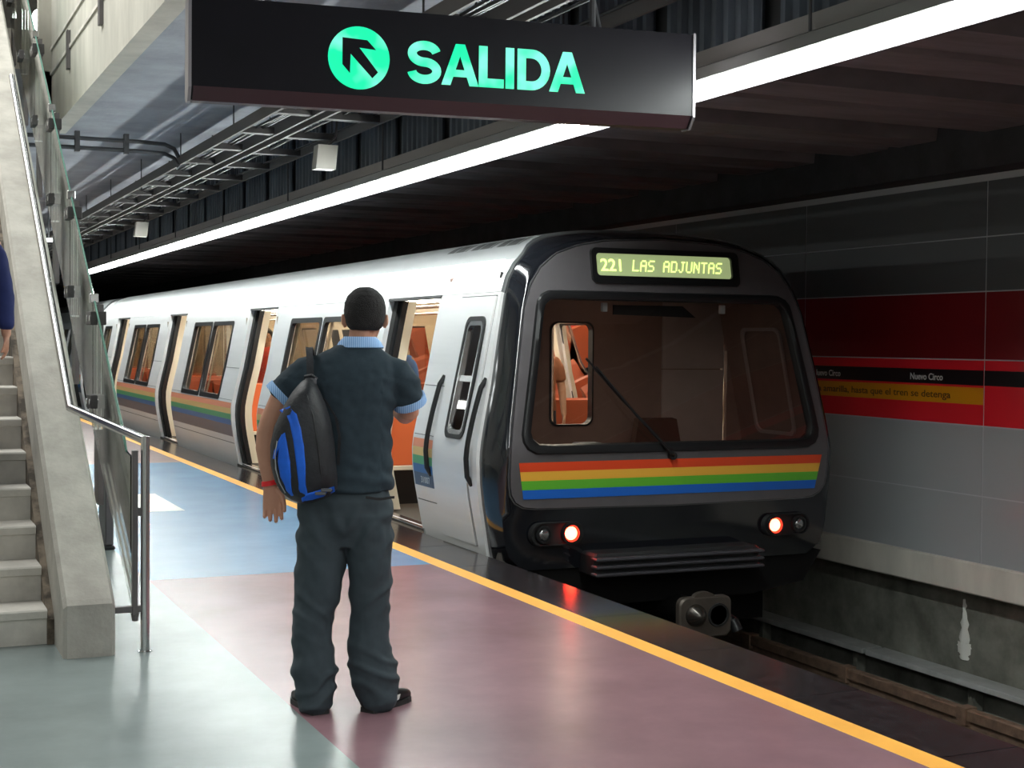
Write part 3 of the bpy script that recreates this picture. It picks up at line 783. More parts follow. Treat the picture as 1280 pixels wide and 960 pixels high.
fr = [ring(RF, lambda z: YFc(z)+.01), ring(RF, lambda z: YFc(z)-.014)]
for t in (.25, .5, .75): fr.append(ring([lerp2(RF[i], Wx[i], t) for i in range(NR)], lambda z: YFc(z)-.016))
fr += [ring(Wx, lambda z: YFc(z)-.016), ring(Wx, lambda z: YFc(z)+.02)]
face = build('face_panel', MB().loft(fr, cap=False), M_face, nose, sm=True)
# thin bright moulding along the panel edge
RE = [(CX+(x-CX)*1.004, CC[1]+(z-CC[1])*1.004) for x, z in RF]
RE2 = [(CX+(x-CX)*1.012, CC[1]+(z-CC[1])*1.012) for x, z in RF]
build('edge_moulding', MB().loft([ring(RE, lambda z: YFc(z)-.008), ring(RE2, lambda z: YFc(z)-.008), ring(RE2, lambda z: YFc(z)+.012)], cap=False), mat('edge_trim', (.16, .16, .17), rough=.2, metal=.6), nose, sm=True)
# windscreen rubber and glass
Wa, Wb = resample(wsh(-.02), NR, CC), resample(wsh(.055), NR, CC)
prf = [(-.02, -.016), (-.012, -.040), (.018, -.048), (.045, -.036), (.055, -.005), (.055, .03)]
build('windscreen_rubber', MB().loft([ring(resample(wsh(d), NR, CC), (lambda dy: (lambda z: YFc(z)+dy))(dy)) for d, dy in prf], cap=False), M_rubber, nose, sm=True)
gl = resample(wsh(.045), NR, CC)
mb = MB(); rr_ = [ring([(CC[0]+(x-CC[0])*s, CC[1]+(z-CC[1])*s) for x, z in gl], YFc) for s in (1, .75, .5, .25, .02)]
mb.loft(rr_, cap=False); mb.f.append(tuple(range(4*NR, 5*NR)))
build('windscreen', mb, M_shield, nose, sm=True)
# front stripes
for i, (m, nm) in enumerate(((M_red, 'red_stripe'), (M_yel, 'yellow_stripe'), (M_grn, 'green_stripe'), (M_blu, 'blue_stripe'))):
    z1 = .690-.0685*i; z0 = z1-.0685
    def hx(z): return interp(z, [.41, .69], [1.295, 1.345])
    mb = MB(); n = 24; rr2 = []
    for z in (z0, z1): rr2.append([(CX+hx(z)*(2*k/n-1), YFc(z)-.0215, z) for k in range(n+1)])
    mb.loft(rr2, cap=False, closed=False)
    build(nm, mb, m, nose)
# destination display
mb = MB(); Yd = lambda z: YFc(z)-.016
do = rrect(CX-.655, CX+.665, 2.035, 2.31, .045); di = rrect(CX-.615, CX+.60, 2.095, 2.268, .03)
n_o = len(do)
dsp = build('display_frame', MB().loft([[(x, Yd(z)+.02, z) for x, z in do], [(x, Yd(z)-.03, z) for x, z in do], [(x, Yd(z)-.03, z) for x, z in di], [(x, Yd(z)+.004, z) for x, z in di]], cap=False), M_rubber, nose, sm=True, ang=30)
build('display_screen', MB().loft([[(x, Yd(2.18)-.006+.2*(z-2.18), z) for x, z in di]*1, [(x, Yd(2.18)-.004+.2*(z-2.18), z) for x, z in di]]), M_disp, dsp)
mb = MB()
def dots(txt, x, z, px, pz, sz):
    for ch in txt:
        if ch != ' ':
            for r, row in enumerate(DOT[ch]):
                for c, b in enumerate(row):
                    if b == '1':
                        X = x+c*px+(6-r)*px*.22; Z = z+(6-r)*pz; Y = Yd(2.18)-.010+.2*(Z-2.18)
                        k = len(mb.v); mb.v += [Vector((X, Y, Z)), Vector((X+sz, Y, Z)), Vector((X+sz, Y, Z+sz)), Vector((X, Y, Z+sz))]; mb.f.append((k, k+1, k+2, k+3))
        x += 6.1*px
dots('LAS ADJUNTAS', CX-.30, 2.135, .0112, .0128, .0112)
lt = build('display_lettering', mb, M_dot, dsp, fix=False, kind='stuff')
t = font_mesh('221', .135, .001, .0015)
text_obj('display_number', t, (CX-.575, Yd(2.18)-.020, 2.133), (1, 0, 0), (0, .2, 1), dsp, M_dot, sx=1.02)
# roof lip light line and wiper
build('roof_marker', MB().tube([(CX-.35+.7*k/10, 9.905, 2.372-.02*((k/5-1)**2)) for k in range(11)], .0045, 6), mat('marker_trim', (.45, .5, .35), rough=.3), nose)
wp = build('wiper_arm', MB().tube([(5.62, 9.60, .715), (5.60, 9.565, .73), (5.3, 9.60, 1.03), (4.98, 9.66, 1.40)], [.02, .014, .010, .006], 8), M_rubber, nose, sm=True)
build('wiper_blade', MB().tube([(5.50, 9.615, .86), (5.2, 9.655, 1.15), (4.91, 9.69, 1.46)], .009, 6), M_rubber, wp)
build('wiper_pivot', MB().tube([(5.62, 9.64, .715), (5.62, 9.58, .715)], .030, 12), M_mblack, wp)
# lamps
for sx, xr, xw, z in ((-1, 4.77, 4.545, .152), (1, 6.585, 6.815, .135)):
    xc = (xr+xw)/2
    hs = build('lamp_housing', MB().loft([[(xc+(a-0)*1.0, 9.66-d, z+b) for a, b in rrect(-.215*s, .215*s, -.085*s, .085*s, .084*s)] for d, s in ((0, 1.06), (.035, 1.0), (.035, .93), (.01, .9))]), M_mblack, nose, sm=True, ang=30)
    hs2 = build('tail_lamp_bezel', MB().loft([[(xr+r*math.cos(2*PI*k/24), 9.64-d, z+r*math.sin(2*PI*k/24)) for k in range(24)] for d, r in ((0, .085), (.03, .08), (.03, .062), (.01, .055))]), M_rubber, hs)
    build('tail_lamp', MB().ell((xr, 9.635, z), (.052, .03, .052), 20, 10), M_tail, hs2, sm=True)
    build('tail_lamp_filament', MB().ell((xr, 9.612, z), (.022, .012, .022), 12, 8), M_tailc, hs2, sm=True)
    hb = build('headlamp_bezel', MB().loft([[(xw+r*math.cos(2*PI*k/24), 9.64-d, z+r*math.sin(2*PI*k/24)) for k in range(24)] for d, r in ((0, .07), (.025, .066), (.025, .05), (.01, .045))]), M_rubber, hs)
    build('headlamp', MB().ell((xw, 9.63, z), (.045, .02, .045), 20, 10), M_lens, hb, sm=True)
# skirt below the nose, anticlimber, coupler
sk = [(CX-1.40, -.10), (CX-1.25, -.30), (CX-.75, -.42), (CX+.75, -.42), (CX+1.25, -.34), (CX+1.42, -.10)]
build('skirt', MB().loft([[(x, 9.72, z) for x, z in sk], [(x, 10.4, z) for x, z in sk]]), M_under, tr)
ac = build('anticlimber', MB().box((4.88, 9.46, -.17), (6.33, 9.80, .01), .02), M_mblack, tr)
M_rib = mat('anticlimber_rib', (.05, .048, .055), rough=.35)
for z in (-.155, -.098, -.041): build('rib', MB().box((4.87, 9.40, z), (6.34, 9.50, z+.026), .008), M_rib, ac)
cp = build('coupler', MB().loft([[(x, 9.26+d, z) for x, z in rrect(5.50+i, 5.955-i, -.635+i, -.325-i, .06)] for d, i in ((.012, 0), (.0, .012),)][::-1]+[[(x, 9.26+.06, z) for x, z in rrect(5.50, 5.955, -.635, -.325, .06)]]), M_coup, tr, sm=True, ang=30)
build('coupler_shank', MB().tube([(5.73, 9.3, -.48), (5.73, 10.4, -.48)], .11, 14), M_under, cp, sm=True)
build('coupler_cone', MB().loft([[(5.635+r*math.cos(2*PI*k/24), 9.26-d, -.46+r*math.sin(2*PI*k/24)) for k in range(24)] for d, r in ((0, .085), (.03, .08), (.08, .045), (.10, .02))]), mat('coupler_cone_steel', (.10, .09, .08), rough=.25, metal=.8), cp, sm=True)
build('coupler_socket', MB().loft([[(5.835+r*math.cos(2*PI*k/24), 9.26-d, -.47+r*math.sin(2*PI*k/24)) for k in range(24)] for d, r in ((0, .092), (.012, .09), (.012, .075), (-.02, .07))]), M_mblack, cp, sm=True)
build('coupler_top', MB().loft([[(5.72+r*math.cos(2*PI*k/24), 9.27+d, -.335+r*.5*math.sin(2*PI*k/24)) for k in range(24)] for d, r in ((0, .09), (.05, .09))]), M_coup, cp)
build('coupler_hose', MB().tube([(6.02, 9.5, -.52), (6.04, 9.36, -.56), (6.06, 9.34, -.62)], .045, 10), M_rubber, cp, sm=True)
ub = build('underframe', MB().box((CX-1.25, 10.3, -.75), (CX+1.25, YEND-.3, -.13)), M_under, tr)
for y in (12.2, 14.4, 26.5, 28.7):
    for x in (4.96, 6.40):
        build('wheel', MB().tube([(x-.06, y, -.73), (x+.06, y, -.73)], .42, 28), M_under, ub, sm=True)
# roof vents (dark louvres on the shoulder) with light rims
for (a, b) in ((10.33, 10.78), (10.88, 11.33), (11.43, 11.88)):
    xs = [-1.12, -1.07, -1.02, -.97, -.92]
    def pz(x): 
        return interp(abs(x), [p[0] for p in HPROF[:11]], [p[1] for p in HPROF[:11]])
    v = build('roof_vent', MB().loft([[(CX+x, a, pz(x)+.026) for x in xs], [(CX+x, b, pz(x)+.026) for x in xs]], cap=False, closed=False), M_mblack, tr)
    for yy in (a, (a+b)/2, b): build('vent_blade', MB().loft([[(CX+x, yy, pz(x)+.034) for x in xs], [(CX+x, yy+.02, pz(x)+.034) for x in xs]], cap=False, closed=False), M_roof, v)
build('hand_hook', MB().tube([(CX-1.275, 10.09, 2.06), (CX-1.30, 10.09, 2.075), (CX-1.29, 10.09, 2.11)], .014, 8), M_rubber, tr)

# ---- cab interior
build('cab_bulkhead', MB().box((CX-1.30, 11.10, 0.01), (5.28, 11.15, 2.10)).box((5.68, 11.10, .01), (CX+1.30, 11.15, 2.10)).box((5.28, 11.10, .01), (5.68, 11.15, .87)).box((5.28, 11.10, 1.75), (5.68, 11.15, 2.1)), M_cabin, tr)
bk = tr.children[-1]
rg = lambda pts, y: [(x, y, z) for x, z in pts]
build('bulkhead_window_frame', MB().loft([rg(rrect(5.272, 5.688, .862, 1.758, .07), 11.09), rg(rrect(5.272, 5.688, .862, 1.758, .07), 11.075), rg(rrect(5.285, 5.675, .875, 1.745, .07), 11.075), rg(rrect(5.285, 5.675, .875, 1.745, .07), 11.16)], cap=False), M_rubber, bk)
build('bulkhead_window_fill', MB().loft([rg(rrect(5.285, 5.675, .875, 1.745, .0701), 11.092), rg(rrect(5.2, 5.76, .80, 1.82, .01), 11.092)], cap=False), M_cabin, bk)
build('cab_door_leaf', MB().box((6.372, 11.08, .05), (7.0, 11.10, 1.345)).box((6.372, 11.08, 1.355), (7.0, 11.10, 2.05)), M_cabin2, bk)
build('switch_panel', MB().box((7.02, 11.05, .5), (7.2, 11.10, 2.0)), M_cabin, bk)
for z in (1.46, 1.52, 1.585): build('switch', MB().box((7.07, 11.03, z), (7.11, 11.05, z+.03)), M_mblack, bk)
build('cab_ceiling', MB().box((CX-1.15, 9.98, 2.08), (CX+1.15, 11.1, 2.10)), M_cabin, tr)
cc_ = tr.children[-1]
build('cab_fill_light', MB().box((CX-.3, 10.4, 2.05), (CX+.3, 10.55, 2.075)), mat('cab_fill_glow', (1, 1, 1), emit=(1, .85, .7), es=2.2), tr)  # added dim glowing box under the ceiling to brighten the cab inside
build('cab_lining', side_surface(1, [9.98, 10.3, 10.7, 11.1], zb2, lambda y, z: False, off=.06), M_cabin, tr, sm=True)
build('cab_side_window', side_ring(1, rrect(10.15, 10.75, .80, 1.72, .08), rrect(10.18, 10.72, .83, 1.69, .07), -.075, .02), M_cabin2, tr, sm=True)
build('driver_desk', MB().loft([[(CX-1.3, 9.80, .02), (CX+1.3, 9.80, .02), (CX+1.3, 9.80, .70), (CX-1.3, 9.80, .70)], [(CX-1.3, 10.15, .02), (CX+1.3, 10.15, .02), (CX+1.3, 10.15, .66), (CX-1.3, 10.15, .66)]]), M_mblack, tr)
build('driver_seat', MB().loft([[(5.78+i, 10.75, .2), (6.42-i, 10.75, .2), (6.30-i, 10.78, .94), (5.93+i, 10.78, .94)] for i in (0,)]+[[(5.78, 10.65, .2), (6.42, 10.65, .2), (6.30, 10.70, .93), (5.93, 10.70, .93)]]), mat('seat_brown', (.10, .045, .03), rough=.6), tr)
build('desk_instrument', MB().box((5.0, 9.95, .64), (5.2, 10.1, .80), .01), mat('instrument_grey', (.30, .30, .33), rough=.5), tr)
build('desk_instrument', MB().box((5.27, 9.95, .68), (5.37, 10.0, .735), .01), M_num, tr)
for x in (5.17, 6.24): build('visor_clip', MB().box((x, 9.93, 1.82), (x+.045, 9.96, 1.89), .004), M_num, tr)
build('sun_visor', MB().prism([(5.28, 9.95, 1.875), (5.28, 9.95, 1.80), (6.02, 9.95, 1.785), (5.9, 9.95, 1.875)], (0, .02, 0)), M_mblack, tr)

# ---- saloon fittings
def seat_mb():
    m = MB()
    pr = [(0, .40), (.42, .42), (.46, .40), (.46, .36), (.06, .35), (-.05, .95), (-.09, 1.02), (-.13, 1.0), (-.08, .40)]
    return m.loft([[(x, a, z) for a, z in pr] for x in (0, .02, .86, .88)])
sA = seat_mb()
sBk = MB(); sBk.v = [Vector((v.x, -v.y, v.z)) for v in sA.v]; sBk.f = list(sA.f)
for base in (12.95, 18.25, 23.55):
    for (m_, offs) in ((sA, (.15, 2.05)), (sBk, (1.45, 3.25))):
        for o_ in offs:
            for xx in (CX-1.40, CX+.50):
                so = build('passenger_seat', MB().add(m_.v, m_.f), M_seat, tr, local=True)
                so.location = Vector((xx, base+o_, 0))-tr.location
                lg = build('seat_base', MB().box((.1, -.05, 0), (.78, .12, .36)), M_mblack, so, local=True)
for (a, b) in DOORS:
    for y, s in ((b+.10, 1), (a-.10, -1)):
        if y < 11.2: continue
        pt = build('door_partition', MB().box((CX-1.41, y-.015, .42), (CX-.80, y+.015, 1.02), .008), M_orange, tr)
        build('partition_rail', MB().box((CX-1.42, y-.022, .375), (CX-.78, y+.022, .42), .006), M_cream, pt)
        build('partition_glass', MB().box((CX-1.38, y-.004, 1.03), (CX-.82, y+.004, 1.85)), M_glass_t, pt)
        build('grab_pole', MB().tube([(CX-.79, y, .02), (CX-.79, y, 2.08)], .018, 10), M_steel, tr, sm=True)
    build('grab_pole', MB().tube([(CX, (a+b)/2, .02), (CX, (a+b)/2, 2.08)], .018, 10), M_steel, tr, sm=True)
for x in (-.6, .6):
    build('ceiling_rail', MB().tube([(CX+x, 11.4, 1.92), (CX+x, 30.2, 1.92)], .016, 8), M_steel, tr, sm=True)

# ---- following car: shell, roof, stripes
t2 = thing('train_car', (CX, 42, -.15), 'second silver train car, coupled behind the one with the cab', 'train')
DYC = 22.0-0.0
src = [o for o in list(tr.children) if o.name.split('.')[0] in ('body_side', 'roof', 'cantrail', 'end_wall', 'orange_stripe', 'yellow_stripe', 'green_stripe', 'blue_stripe', 'lower_band', 'saloon_floor', 'saloon_ceiling', 'underframe', 'inner_lining', 'door_leaf')]
for o in src:
    c = o.copy(); COL.objects.link(c); c.parent = t2
    c.location = o.location
    if 'label' in c: del c['label']
t2.location = tr.location+Vector((0, 21.4, 0))
build('gangway_end', MB().loft([[(CX+x, 31.22, z) for x, z in op], [(CX+x, 31.30, z) for x, z in op]]), M_body, t2)
jc = thing('jumper_cable', (CX-1.2, 30.8, 0), 'black jumper cable looping between the two train cars', 'cable')
build('cable_run', MB().tube([(CX-1.34, 30.45, 2.05), (CX-1.40, 30.7, 2.22), (CX-1.42, 30.9, 2.1), (CX-1.42, 31.0, 1.6), (CX-1.40, 31.02, .9)], .025, 8), M_rubber, jc, sm=True)

# ================================================================== PEOPLE
def limb(mb, pts, rad, side=(1, 0, 0), n=18, round_ends=True):
    """closed loft through pts; rad = (half width along side, half depth)"""
    P = [Vector(p) for p in pts]; R = [Vector(r) if isinstance(r, (tuple, list)) else Vector((r, r)) for r in rad]
    if round_ends:
        t0 = (P[0]-P[1]).normalized(); t1 = (P[-1]-P[-2]).normalized()
        m0, m1 = min(R[0]), min(R[-1])
        P = [P[0]+t0*m0*.55, P[0]+t0*m0*.35]+P+[P[-1]+t1*m1*.35, P[-1]+t1*m1*.55]
        R = [R[0]*.45, R[0]*.8]+R+[R[-1]*.8, R[-1]*.45]
    rings = []
    for i, p in enumerate(P):
        t = (P[min(i+1, len(P)-1)]-P[max(i-1, 0)]).normalized()
        s = Vector(side); s = (s-t*s.dot(t))
        if s.length < .2: s = Vector((0, 1, 0))-t*t.y
        s.normalize(); q = t.cross(s)
        rings.append([p+s*R[i][0]*math.cos(2*PI*k/n)+q*R[i][1]*math.sin(2*PI*k/n) for k in range(n)])
    mb.loft(rings)
    return mb
def stack(mb, rows, n=28, sq=2.3):
    """rows of (z, cu, cf, hw, hd): superellipse slices"""
    rings = []
    for z, cu, cf, a, b in rows:
        r = []
        for k in range(n):
            t = 2*PI*k/n; c, s = math.cos(t), math.sin(t)
            r.append((cu+a*math.copysign(abs(c)**(2/sq), c), cf+b*math.copysign(abs(s)**(2/sq), s), z))
        rings.append(r)
    return mb.loft(rings)
def fused(name, mb, m, parent, vox=.008, it=3, disp=None, **kw):
    me = bpy.data.meshes.new(name); me.from_pydata([tuple(v) for v in mb.v], [], mb.f)
    bm = bmesh.new(); bm.from_mesh(me); bmesh.ops.recalc_face_normals(bm, faces=bm.faces); bm.to_mesh(me); bm.free()
    o = bpy.data.objects.new('tmp', me); COL.objects.link(o)
    r = o.modifiers.new('r', 'REMESH'); r.mode = 'VOXEL'; r.voxel_size = vox
    if it:
        s = o.modifiers.new('s', 'SMOOTH'); s.factor = .5; s.iterations = it
    dg = bpy.context.evaluated_depsgraph_get(); dg.update()
    out = bpy.data.meshes.new_from_object(o.evaluated_get(dg)); bpy.data.objects.remove(o)
    out.name = name
    if disp:
        nrm = [v.normal.copy() for v in out.vertices]
        for v, nn in zip(out.vertices, nrm): v.co += nn*disp(v.co)
        out.update()
    for p in out.polygons: p.use_smooth = True
    out.materials.clear(); out.materials.append(m)
    ob = link(name, out, parent); meta(ob, **kw); return ob

def hand(mb, wrist, down, palm_n, thumb_side, s=1.0, curl=.35):
    """wrist point, direction of the fingers, palm normal, side the thumb leaves from"""
    w = Vector(wrist); d = Vector(down).normalized(); p = Vector(palm_n); p = (p-d*p.dot(d)).normalized(); t = Vector(thumb_side); t = (t-d*t.dot(d)-p*t.dot(p)).normalized()
    limb(mb, [w-d*.02, w+d*.03*s, w+d*.07*s, w+d*.092*s], [(.026*s, .020*s), (.036*s, .017*s), (.041*s, .015*s), (.038*s, .013*s)], side=t)
    for k, (off, ln) in enumerate(((.033, .074), (.0115, .084), (-.0105, .077), (-.031, .060))):
        b = w+d*.070*s+t*off*s; pts = [b]; a = curl*.3; ang = 0; q = b
        for j, f in enumerate((.42, .33, .25)):
            ang += curl*(.55+.5*j)
            q = q+(d*math.cos(ang)+p*math.sin(ang)).normalized()*ln*f*s+t*off*.045
            pts.append(q)
        limb(mb, pts, [.0104*s, .0099*s, .0093*s, .0084*s], side=t, n=10)
    b = w+d*.018*s+t*.028*s
    limb(mb, [b, b+(t*.55+d*.75+p*.3)*.035*s, b+(t*.5+d*1.2+p*.45)*.052*s, b+(t*.45+d*1.45+p*.6)*.060*s], [.014*s, .0115*s, .010*s, .0085*s], side=p, n=10)

def head(mb, c, s=1.0):
    """c = centre of the head (eye level); faces +Y"""
    x, y, z = c
    rows = [(-.118, .035, .018, .022), (-.105, .028, .034, .040), (-.085, .018, .050, .062), (-.055, .012, .062, .078), (-.02, .004, .070, .090), (.02, -.002, .074, .096), (.055, -.006, .073, .094), (.085, -.008, .062, .080), (.105, -.008, .042, .056), (.116, -.008, .02, .026)]
    stack(mb, [(z+a*s, x, y+b*s, c2*s, d*s) for a, b, c2, d in rows], n=24, sq=2.1)
    mb.ell((x, y+.098*s, z-.022*s), (.014*s, .020*s, .020*s), 10, 7)      # nose
    mb.ell((x, y+.090*s, z+.000*s), (.010*s, .012*s, .026*s), 10, 7)
    mb.ell((x, y+.084*s, z-.062*s), (.026*s, .014*s, .008*s), 10, 7)      # mouth
    mb.ell((x, y+.084*s, z-.074*s), (.022*s, .013*s, .008*s), 10, 7)
    mb.ell((x-.03*s, y+.086*s, z+.022*s), (.022*s, .010*s, .007*s), 10, 7)
    mb.ell((x+.03*s, y+.086*s, z+.022*s), (.022*s, .010*s, .007*s), 10, 7)
    for sx in (-1, 1):
        mb.ell((x+sx*.083*s, y-.006*s, z-.016*s), (.012*s, .018*s, .031*s), 10, 7)   # ears
        mb.ell((x+sx*.092*s, y-.014*s, z-.010*s), (.007*s, .013*s, .026*s), 10, 7)
def eyes(c, parent, s=1.0):
    for sx in (-1, 1):
        e = build('eye', MB().ell((c[0]+sx*.031*s, c[1]+.079*s, c[2]+.003*s), (.013*s, .012*s, .009*s), 10, 7), mat('eye_white', (.7, .68, .64), rough=.3), parent, local=True, sm=True)
        build('iris', MB().ell((c[0]+sx*.031*s, c[1]+.089*s, c[2]+.003*s), (.0055*s, .004*s, .0055*s), 8, 6), mat('iris', (.03, .015, .01), rough=.2), e, local=True, sm=True)
def hair_cap(c, parent, m, s=1.0, nape=-.062, g=.0075, label=None):
    x, y, z = c; mb = MB()
    rows = [(nape, -.042, .050, .052), (-.04, -.036, .066, .066), (-.02, -.030, .073, .074), (.01, -.020, .080, .086), (.035, -.016, .0805, .090), (.06, -.012, .0775, .091), (.088, -.010, .066, .080), (.108, -.010, .046, .058), (.122, -.010, .022, .028)]
    stack(mb, [(z+a*s, x, y+b*s, (c2+g*.4)*s, (d+g*.4)*s) for a, b, c2, d in rows], n=28, sq=2.1)
    def dd(v): return .0018*noise.noise(v*140)+.002*noise.noise(v*40)
    return fused('hair', mb, m, parent, .006, 2, dd)

M_skin = mat('brown_skin', (.50, .25, .165), rough=.5, var=.06, scale=14)
M_hair = mat('black_hair', (.010, .008, .008), rough=.75, bump=.6, bscale=260)
M_shirt = mat('dark_slate_shirt', (.021, .036, .048), rough=.9, var=.12, scale=30, bump=.15, bscale=300)
M_trouser = mat('charcoal_trousers', (.036, .050, .060), rough=.85, var=.08, scale=12, bump=.1, bscale=300)
def ribbed():
    m = bpy.data.materials.new('light_blue_ribbing'); m.use_nodes = True; nt = m.node_tree; P = nt.nodes['Principled BSDF']
    tc = nt.nodes.new('ShaderNodeTexCoord'); w = nt.nodes.new('ShaderNodeTexWave'); w.inputs['Scale'].default_value = 38; w.inputs['Distortion'].default_value = .4
    r = nt.nodes.new('ShaderNodeValToRGB'); r.color_ramp.elements[0].color = (.15, .33, .66, 1); r.color_ramp.elements[1].color = (.42, .60, .84, 1)
    nt.links.new(tc.outputs['Object'], w.inputs[0]); nt.links.new(w.outputs[0], r.inputs[0]); nt.links.new(r.outputs[0], P.inputs['Base Color']); P.inputs['Roughness'].default_value = .85
    return m
M_rib2 = ribbed()

man = thing('person', (1.87, 5.88, 0), 'man in dark slate polo and charcoal trousers seen from behind, backpack on left shoulder', 'person', rz=-math.atan2(.302, .953))
HC = (.048, .02, 1.678)
mb = MB()
head(mb, HC, 1.02)
limb(mb, [(.025, -.012, 1.50), (.035, -.010, 1.57), (.042, -.004, 1.64)], [(.066, .062), (.057, .058), (.058, .060)])
stack(mb, [(.93, -.03, 0, .165, .10), (1.05, -.02, 0, .155, .10), (1.2, -.015, 0, .150, .10), (1.35, -.01, 0, .17, .10), (1.45, -.005, 0, .165, .09), (1.51, .0, -.01, .12, .065), (1.55, .012, -.012, .07, .055)])
# left arm
limb(mb, [(-.175, -.01, 1.455), (-.25, -.015, 1.39), (-.305, -.015, 1.325), (-.348, -.012, 1.235), (-.362, -.008, 1.19), (-.366, -.004, 1.12), (-.358, .006, 1.03), (-.348, .012, .965)],
     [.052, .052, .048, .043, .043, .043, .034, (.029, .024)])
hand(mb, (-.346, .012, .955), (.10, .02, -1), (-.12, -1, 0), (1, 0, 0), s=1.0, curl=.22)
# right arm, forearm raised in front of the chest
limb(mb, [(.165, -.01, 1.455), (.205, .0, 1.39), (.232, .02, 1.325), (.238, .05, 1.275), (.228, .10, 1.262), (.19, .19, 1.29), (.145, .27, 1.325)], [.052, .052, .048, .046, .045, .038, .029])
hand(mb, (.140, .275, 1.33), (-.55, .55, .35), (-.3, -.4, .8), (-.2, .3, 1), s=1.0, curl=.6)
# legs (under the trousers)
for pts in ([(-.12, 0, .93), (-.14, .0, .5), (-.16, -.02, .10)], [(.06, 0, .93), (.08, .02, .5), (.115, -.01, .10)]):
    limb(mb, pts, [.08, .055, .038])
body = fused('body', mb, M_skin, man, .0036, 2)
eyes(HC, body, 1.02)
hair_cap(HC, man, M_hair, 1.06, nape=-.052)
# polo shirt
def folds_s(v):
    a = .0035*noise.noise(Vector((v.x*9, v.y*9, v.z*22)))+.003*noise.noise(v*28)
    if v.z < 1.12: a += .004*math.sin(v.z*95+v.x*14)*max(0, (1.12-v.z)/.18)
    if abs(v.x) > .12 and v.z < 1.42: a += .003*math.sin((v.z+v.x*.8)*70)
    return a
mb = MB()
stack(mb, [(.940, -.03, 0, .206, .134), (.96, -.03, 0, .208, .136), (1.02, -.027, .0, .200, .130), (1.10, -.022, 0, .188, .124), (1.2, -.018, 0, .183, .122), (1.3, -.012, 0, .190, .126), (1.40, -.006, -.005, .200, .128), (1.455, -.002, -.008, .198, .115), (1.49, .0, -.010, .180, .100), (1.52, .004, -.012, .150, .084), (1.545, .012, -.012, .110, .072), (1.565, .020, -.012, .078, .062)], n=40, sq=2.25)
limb(mb, [(-.150, -.012, 1.455), (-.195, -.014, 1.445), (-.245, -.016, 1.40), (-.295, -.016, 1.352)], [.062, .069, .070, .070])
limb(mb, [(.140, -.012, 1.455), (.185, -.010, 1.44), (.215, .002, 1.395), (.236, .026, 1.335)], [.062, .069, .070, .070])
fused('polo_shirt', mb, M_shirt, man, .0075, 4, folds_s)
def cuff(name, c, ax, r, h, parent=man, m=None):
    ax = Vector(ax).normalized(); c = Vector(c); s = Vector((0, 1, 0)); s = (s-ax*s.dot(ax)).normalized(); q = ax.cross(s); rings = []
    for dz, rr in ((-h/2, r*.97), (-h/2, r*1.03), (0, r*1.06), (h/2, r*1.05), (h/2, r*.80)):
        rings.append([c+ax*dz+(s*math.cos(2*PI*k/32)+q*math.sin(2*PI*k/32))*rr for k in range(32)])
    return build(name, MB().loft(rings, cap=True), m or M_rib2, parent, local=True, sm=True, ang=50)
l = cuff('sleeve_cuff', (-.302, -.016, 1.344), (-.72, 0, -.69), .071, .034)
l['label'] = 'light blue ribbed sleeve cuff'
l = cuff('sleeve_cuff', (.240, .034, 1.322), (.30, .42, -.86), .071, .034)
l['label'] = 'light blue ribbed sleeve cuff'
cr = []
for z, a, b, yo in ((1.548, .098, .078, -.012), (1.552, .102, .082, -.012), (1.575, .088, .074, -.010), (1.592, .071, .070, -.006), (1.596, .067, .066, -.006), (1.57, .062, .060, -.006)):
    cr.append([(.028+a*math.cos(2*PI*k/40), yo+b*math.sin(2*PI*k/40), z-.016*max(0, math.sin(2*PI*k/40))) for k in range(40)])
build('collar', MB().loft(cr), M_rib2, man, local=True, sm=True, ang=60)['label'] = 'light blue ribbed collar'
# trousers
def folds_t(v):
    n1 = noise.noise(Vector((v.x*8, v.y*8, v.z*11+3)))
    sg_ = 1 if v.x > -.03 else -1; u = v.x+.03
    def rid(t): return (.5+.5*math.cos(2*t))**2.2-.33
    w = 1.3*noise.noise(Vector((v.x*6, v.y*6, v.z*5)))
    a = .008*n1+.004*noise.noise(v*24)
    k = max(0, 1-abs(v.z-.15)/.20); a += k*.013*rid(v.z*30+u*sg_*17+w*2+v.y*6)
    k = max(0, 1-abs(v.z-.50)/.20); a += k*.008*rid(v.z*26-u*sg_*26+w*2)
    k = max(0, 1-abs(v.z-.78)/.18); a += k*.012*rid(v.z*20-abs(u)*26+w)
    return a
mb = MB()
stack(mb, [(.70, -.03, .0, .135, .085), (.76, -.03, .0, .190, .11), (.84, -.03, -.008, .205, .130), (.90, -.03, -.006, .200, .128), (.935, -.03, 0, .190, .120), (.97, -.03, 0, .172, .106)], n=36, sq=2.4)
limb(mb, [(-.105, 0, .86), (-.130, 0, .76), (-.134, 0, .63), (-.148, .0, .50), (-.166, -.006, .39), (-.166, -.012, .27), (-.156, -.014, .165), (-.154, -.010, .085), (-.157, -.012, .028)],
     [(.105, .120), (.106, .118), (.104, .112), (.097, .102), (.086, .094), (.087, .094), (.096, .102), (.086, .104), (.078, .112)], n=28)
limb(mb, [(.052, 0, .86), (.072, 0, .76), (.077, 0, .63), (.077, .01, .50), (.077, .01, .39), (.074, .0, .27), (.092, -.006, .165), (.110, .0, .085), (.120, -.006, .028)],
     [(.105, .120), (.102, .118), (.094, .112), (.087, .102), (.083, .094), (.094, .096), (.104, .104), (.092, .106), (.080, .112)], n=28)
tro = fused('trousers', mb, M_trouser, man, .0075, 3, folds_t)
build('pocket_welt', MB().loft([[(.055+.12*k/8, -.136-.002*math.sin(k), .915+.004*math.cos(k*.8)+dz) for k in range(9)] for dz in (0, .011)], cap=False, closed=False), M_rubber, tro, local=True)
